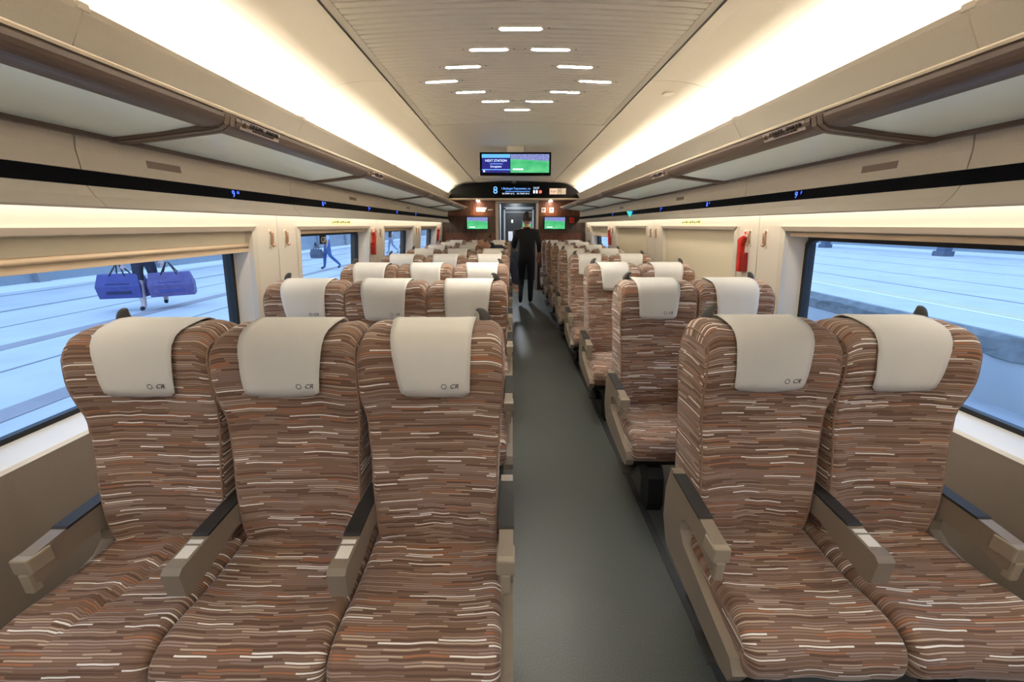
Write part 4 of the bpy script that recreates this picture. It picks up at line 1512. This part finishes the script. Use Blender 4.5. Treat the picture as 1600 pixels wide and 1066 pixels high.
    bm.to_mesh(body)
    bm.free()
    body.polygons.foreach_set('use_smooth', [True] * len(body.polygons))
    body.name = 'body'
    bo_ = link(bpy.data.objects.new('body', body), root)
    cl = mats.get('cloth') or mats.get('top')
    ax = (hd - nk).normalized()
    e1_ = ax.orthogonal().normalized()
    e2_ = ax.cross(e1_)
    ring = [nk - ax * 0.012 + (e1_ * math.cos(2 * PI * i / 18) + e2_ * math.sin(2 * PI * i / 18)) * 0.068 for i in range(19)]
    MB().tube(ring, 0.022, 8, cap=False).build('collar', cl, bo_, True)
    # eyes, mouth and hair belong to the head
    for ex in (-1, 1):
        MB().ellipsoid(tuple(hd + R @ Vector((ex * 0.029, -hl * 0.86, 0.008))), (0.008, 0.008, 0.006), 10, 8).build('eye', M_shoe, bo_, True)
    MB().ellipsoid(tuple(hd + R @ Vector((0, -hl * 0.83, -0.058))), (0.020, 0.008, 0.005), 10, 6).build('mouth', mat('lips', (170, 96, 84), 0.5), bo_, True)
    hair = MB()
    hm2 = MB().ellipsoid((0, 0.006, 0.008), (hw + 0.010, hl + 0.010, hh + 0.010), 26, 20)
    keep = []
    for f in hm2.f:
        c = sum((Vector(hm2.v[i]) for i in f), Vector()) / len(f)
        front = c.y < -0.035
        lim = 0.055 if front else (-0.035 if c.y > 0.02 else 0.0 + (c.y + 0.035) * -0.6)
        if c.z > lim:
            keep.append(f)
    pts = [hd + R @ Vector(p) * (1 + 0.02 * noise.noise(Vector(p) * 30)) for p in hm2.v]
    hair.add(pts, keep)
    if head.get('bun'):
        hair.ellipsoid(tuple(hd + R @ Vector(head['bun'])), (0.045, 0.042, 0.045), 14, 10)
    hair.build('hair', head['hair'], bo_, True)
    return bo_


def std_joints(o=(0, 0, 0)):
    return {}


# --- standing man in the aisle, walking away
mx, my = 0.235, 7.27
man = thing('person', 'person in black shirt and trousers walking away down the aisle', 'person', (mx, my, 0))
Jm = {'pelvis': ((0, 0, 0.89), 0.135, 0.105, 'cloth'), 'spine': ((0, 0.01, 1.08), 0.130, 0.095, 'cloth'), 'chest': ((0, 0.0, 1.26), 0.165, 0.110, 'cloth'), 'neck': ((0, 0.015, 1.41), 0.054, 0.054, 'skin'),
      'Lshoulder': ((-0.185, 0.0, 1.325), 0.076, 0.076, 'cloth'), 'Lelbow': ((-0.245, 0.02, 1.09), 0.052, 0.052, 'cloth'), 'Lwrist': ((-0.215, 0.20, 1.03), 0.028, 0.026, 'skin'),
      'Rshoulder': ((0.185, 0.0, 1.325), 0.076, 0.076, 'cloth'), 'Relbow': ((0.235, -0.03, 1.08), 0.050, 0.050, 'cloth'), 'Rwrist': ((0.225, 0.11, 0.90), 0.028, 0.026, 'skin'),
      'Lhip': ((-0.085, 0, 0.82), 0.098, 0.098, 'cloth'), 'Lknee': ((-0.095, 0.09, 0.46), 0.066, 0.066, 'cloth'), 'Lankle': ((-0.115, -0.19, 0.17), 0.046, 0.046, 'shoe'), 'Ltoe': ((-0.115, -0.155, 0.045), 0.042, 0.034, 'shoe'),
      'Rhip': ((0.085, 0, 0.82), 0.098, 0.098, 'cloth'), 'Rknee': ((0.085, 0.02, 0.45), 0.066, 0.066, 'cloth'), 'Rankle': ((0.080, -0.02, 0.075), 0.048, 0.048, 'cloth'), 'Rtoe': ((0.085, 0.12, 0.036), 0.040, 0.034, 'shoe')}
skin_person('man', man, Jm, {'cloth': M_blackcloth, 'skin': M_skin, 'shoe': M_shoe}, {'c': (0, 0.035, 1.565), 'rot': Matrix.Rotation(PI, 3, 'Z'), 'hair': M_hairblack})

# --- seated woman leaning over in the sixth left row, by the aisle
wo = thing('person', 'seated person in navy jacket with brown hair leaning over an aisle seat', 'person', (-0.30, 5.80, 0.45))
o3 = Vector((-0.30, 5.80, 0.45))


def W(x, y, z):
    return tuple(Vector((x, y, z)) - o3)


Jw = {'pelvis': (W(-0.29, 5.74, 0.575), 0.13, 0.11, 'cloth'), 'spine': (W(-0.29, 5.71, 0.80), 0.12, 0.095, 'cloth'), 'chest': (W(-0.30, 5.68, 1.05), 0.135, 0.10, 'cloth'), 'neck': (W(-0.375, 5.64, 1.155), 0.046, 0.046, 'skin'),
      'Lshoulder': (W(-0.44, 5.66, 1.04), 0.062, 0.062, 'cloth'), 'Lelbow': (W(-0.47, 5.50, 0.82), 0.048, 0.048, 'cloth'), 'Lwrist': (W(-0.40, 5.40, 0.70), 0.028, 0.028, 'skin'),
      'Rshoulder': (W(-0.19, 5.69, 1.125), 0.070, 0.070, 'cloth'), 'Relbow': (W(-0.005, 5.62, 0.83), 0.068, 0.068, 'cloth'), 'Rwrist': (W(0.015, 5.52, 0.64), 0.050, 0.050, 'cloth'),
      'Lhip': (W(-0.37, 5.68, 0.55), 0.085, 0.085, 'cloth'), 'Lknee': (W(-0.38, 5.32, 0.53), 0.062, 0.062, 'cloth'), 'Lankle': (W(-0.38, 5.29, 0.10), 0.045, 0.045, 'shoe'), 'Ltoe': (W(-0.38, 5.17, 0.04), 0.036, 0.032, 'shoe'),
      'Rhip': (W(-0.22, 5.68, 0.55), 0.085, 0.085, 'cloth'), 'Rknee': (W(-0.20, 5.32, 0.53), 0.062, 0.062, 'cloth'), 'Rankle': (W(-0.20, 5.29, 0.10), 0.045, 0.045, 'shoe'), 'Rtoe': (W(-0.20, 5.17, 0.04), 0.036, 0.032, 'shoe')}
rotw = Matrix.Rotation(math.radians(-48), 3, 'Z') @ Matrix.Rotation(math.radians(14), 3, 'X')
skin_person('woman', wo, Jw, {'cloth': M_navycloth, 'skin': M_skin, 'shoe': M_shoe}, {'c': W(-0.455, 5.59, 1.235), 'rot': rotw, 'hair': M_hairbrown, 'bun': (0.02, 0.105, 0.065)})


def walker(label, loc, rotz, mats, hair, shorts=False):
    """A person on the platform in mid-stride, arms hanging; faces -y before the turn."""
    t = thing('person', label, 'person', loc, rotz=rotz)
    leg = 'skin' if shorts else 'trousers'
    J = {'pelvis': ((0, 0, 0.93), 0.135, 0.11, 'trousers'), 'spine': ((0, 0.0, 1.12), 0.125, 0.095, 'top'), 'chest': ((0, 0, 1.32), 0.145, 0.105, 'top'), 'neck': ((0, -0.01, 1.47), 0.052, 0.052, 'skin'),
         'Lshoulder': ((-0.17, 0, 1.38), 0.068, 0.068, 'top'), 'Lelbow': ((-0.25, 0.03, 1.13), 0.046, 0.046, 'top'), 'Lwrist': ((-0.27, -0.02, 0.88), 0.028, 0.026, 'skin'),
         'Rshoulder': ((0.17, 0, 1.38), 0.068, 0.068, 'top'), 'Relbow': ((0.25, 0.03, 1.13), 0.046, 0.046, 'top'), 'Rwrist': ((0.27, -0.02, 0.88), 0.028, 0.026, 'skin'),
         'Lhip': ((-0.09, 0, 0.86), 0.10, 0.10, 'trousers'), 'Lknee': ((-0.09, -0.11, 0.48), 0.064, 0.064, leg), 'Lankle': ((-0.085, -0.17, 0.085), 0.042, 0.042, leg if shorts else 'trousers'), 'Ltoe': ((-0.095, -0.30, 0.036), 0.040, 0.034, 'shoe'),
         'Rhip': ((0.09, 0, 0.86), 0.10, 0.10, 'trousers'), 'Rknee': ((0.09, 0.03, 0.48), 0.064, 0.064, leg), 'Rankle': ((0.085, 0.33, 0.15), 0.042, 0.042, leg if shorts else 'trousers'), 'Rtoe': ((0.09, 0.24, 0.045), 0.040, 0.034, 'shoe')}
    skin_person('walker', t, J, mats, {'c': (0, -0.02, 1.61), 'rot': Matrix.Identity(3), 'hair': hair}, 1)
    return t


def tote(label, cat, loc, rotz, w, d, h, m, m2, strap, handle_h):
    t = thing('tote_bag' if cat == 'bag' else 'handbag', label, cat, loc, rotz=rotz)
    b = MB()
    n0 = [(-w / 2, -d / 2), (w / 2, -d / 2), (w / 2, d / 2), (-w / 2, d / 2)]
    v = [(x, y, 0) for x, y in n0] + [(x * 1.04, y * 1.1, h * 0.5) for x, y in n0] + [(x * 0.92, y * 0.55, h) for x, y in n0]
    f = [(3, 2, 1, 0), (8, 9, 10, 11)]
    for r in (0, 4):
        f += [(r + i, r + (i + 1) % 4, r + 4 + (i + 1) % 4, r + 4 + i) for i in range(4)]
    b.add(v, f).build('bag_body', m, t)
    for e in (-1, 1):
        y = e * d * 0.29
        MB().tube([(-w * 0.2, y, h * 0.86), (-w * 0.16, y, h), (-w * 0.03, 0, h + handle_h), (w * 0.03, 0, h + handle_h), (w * 0.16, y, h), (w * 0.2, y, h * 0.86)], 0.011, 6).build('strap', strap, t, True)
        MB().add([(-w * 0.30, e * (d / 2 * 1.06 + 0.004), h * 0.18), (w * 0.30, e * (d / 2 * 1.06 + 0.004), h * 0.18), (w * 0.28, e * (d / 2 * 0.98 + 0.004), h * 0.62), (-w * 0.28, e * (d / 2 * 0.98 + 0.004), h * 0.62)], [(0, 1, 2, 3)]).build('side_patch', m2, t)
    return t


M_bag = mat('bag_blue', (76, 78, 140), 0.6, var=0.12, scale=9)
M_bag2 = mat('bag_violet', (104, 92, 142), 0.6, var=0.2, scale=14)
M_bag3 = mat('bag_dark', (44, 48, 84), 0.7, var=0.2, scale=14)
px_, py_ = -6.72, 6.95
rz_ = math.radians(24)
walker('person in dark shorts walking the left platform with two big bags', (px_, py_, ZP), rz_, {'top': M_darkshorts, 'trousers': M_darkshorts, 'skin': mat('skin_pale', (214, 186, 178), 0.6), 'shoe': M_shoe}, M_hairblack, True)
R2 = Matrix.Rotation(rz_, 3, 'Z')
for sx, lb, mm, m2 in ((-1, 'big blue tote bag at the left hand of the shorts wearer', M_bag, M_bag3), (1, 'big violet tote bag at the right hand of the shorts wearer', M_bag2, M_bag)):
    h0 = Vector((px_, py_, 0)) + R2 @ Vector((sx * 0.30, -0.03, 0))
    tote(lb, 'bag', (h0.x + sx * 0.06, h0.y, ZP + 0.24), rz_ + sx * 0.15, 0.62, 0.30, 0.42, mm, m2, M_shoe, 0.18)
walker('person in blue jeans on the left platform behind the second window', (-6.45, 13.5, ZP), math.radians(-60), {'top': M_paleshirt, 'trousers': M_jeans, 'skin': M_skin, 'shoe': M_shoe}, M_hairblack)
tote('small grey handbag carried by the person in jeans', 'handbag', (-6.78, 13.35, ZP + 0.40), math.radians(-10), 0.38, 0.18, 0.30, mat('bag_grey', (92, 98, 112), 0.6, var=0.1, scale=20), mat('bag_grey2', (80, 86, 100), 0.6), M_shoe, 0.22)
walker('person in pale clothes on the left platform behind the third window', (-6.6, 21.2, ZP), math.radians(-60), {'top': M_paleshirt, 'trousers': M_palegrey, 'skin': M_skin, 'shoe': M_shoe}, M_hairblack)
for k_, y in enumerate((19.5, 26.5, 29.0)):
    cm = MB().box(-7.6, -7.3, y - 0.15, y + 0.15, ZP, 3.2, 0.03).box(-7.68, -7.22, y - 0.23, y + 0.23, ZP, ZP + 0.2, 0.03).build('platform_column', mat('column_pale', (150, 156, 166), 0.7))
    tag(cm, ['pale canopy column on the left platform seen through the third window', 'pale canopy column on the left platform behind the farthest window', 'last pale canopy column on the left platform'][k_], 'column', 'columns on the left platform')
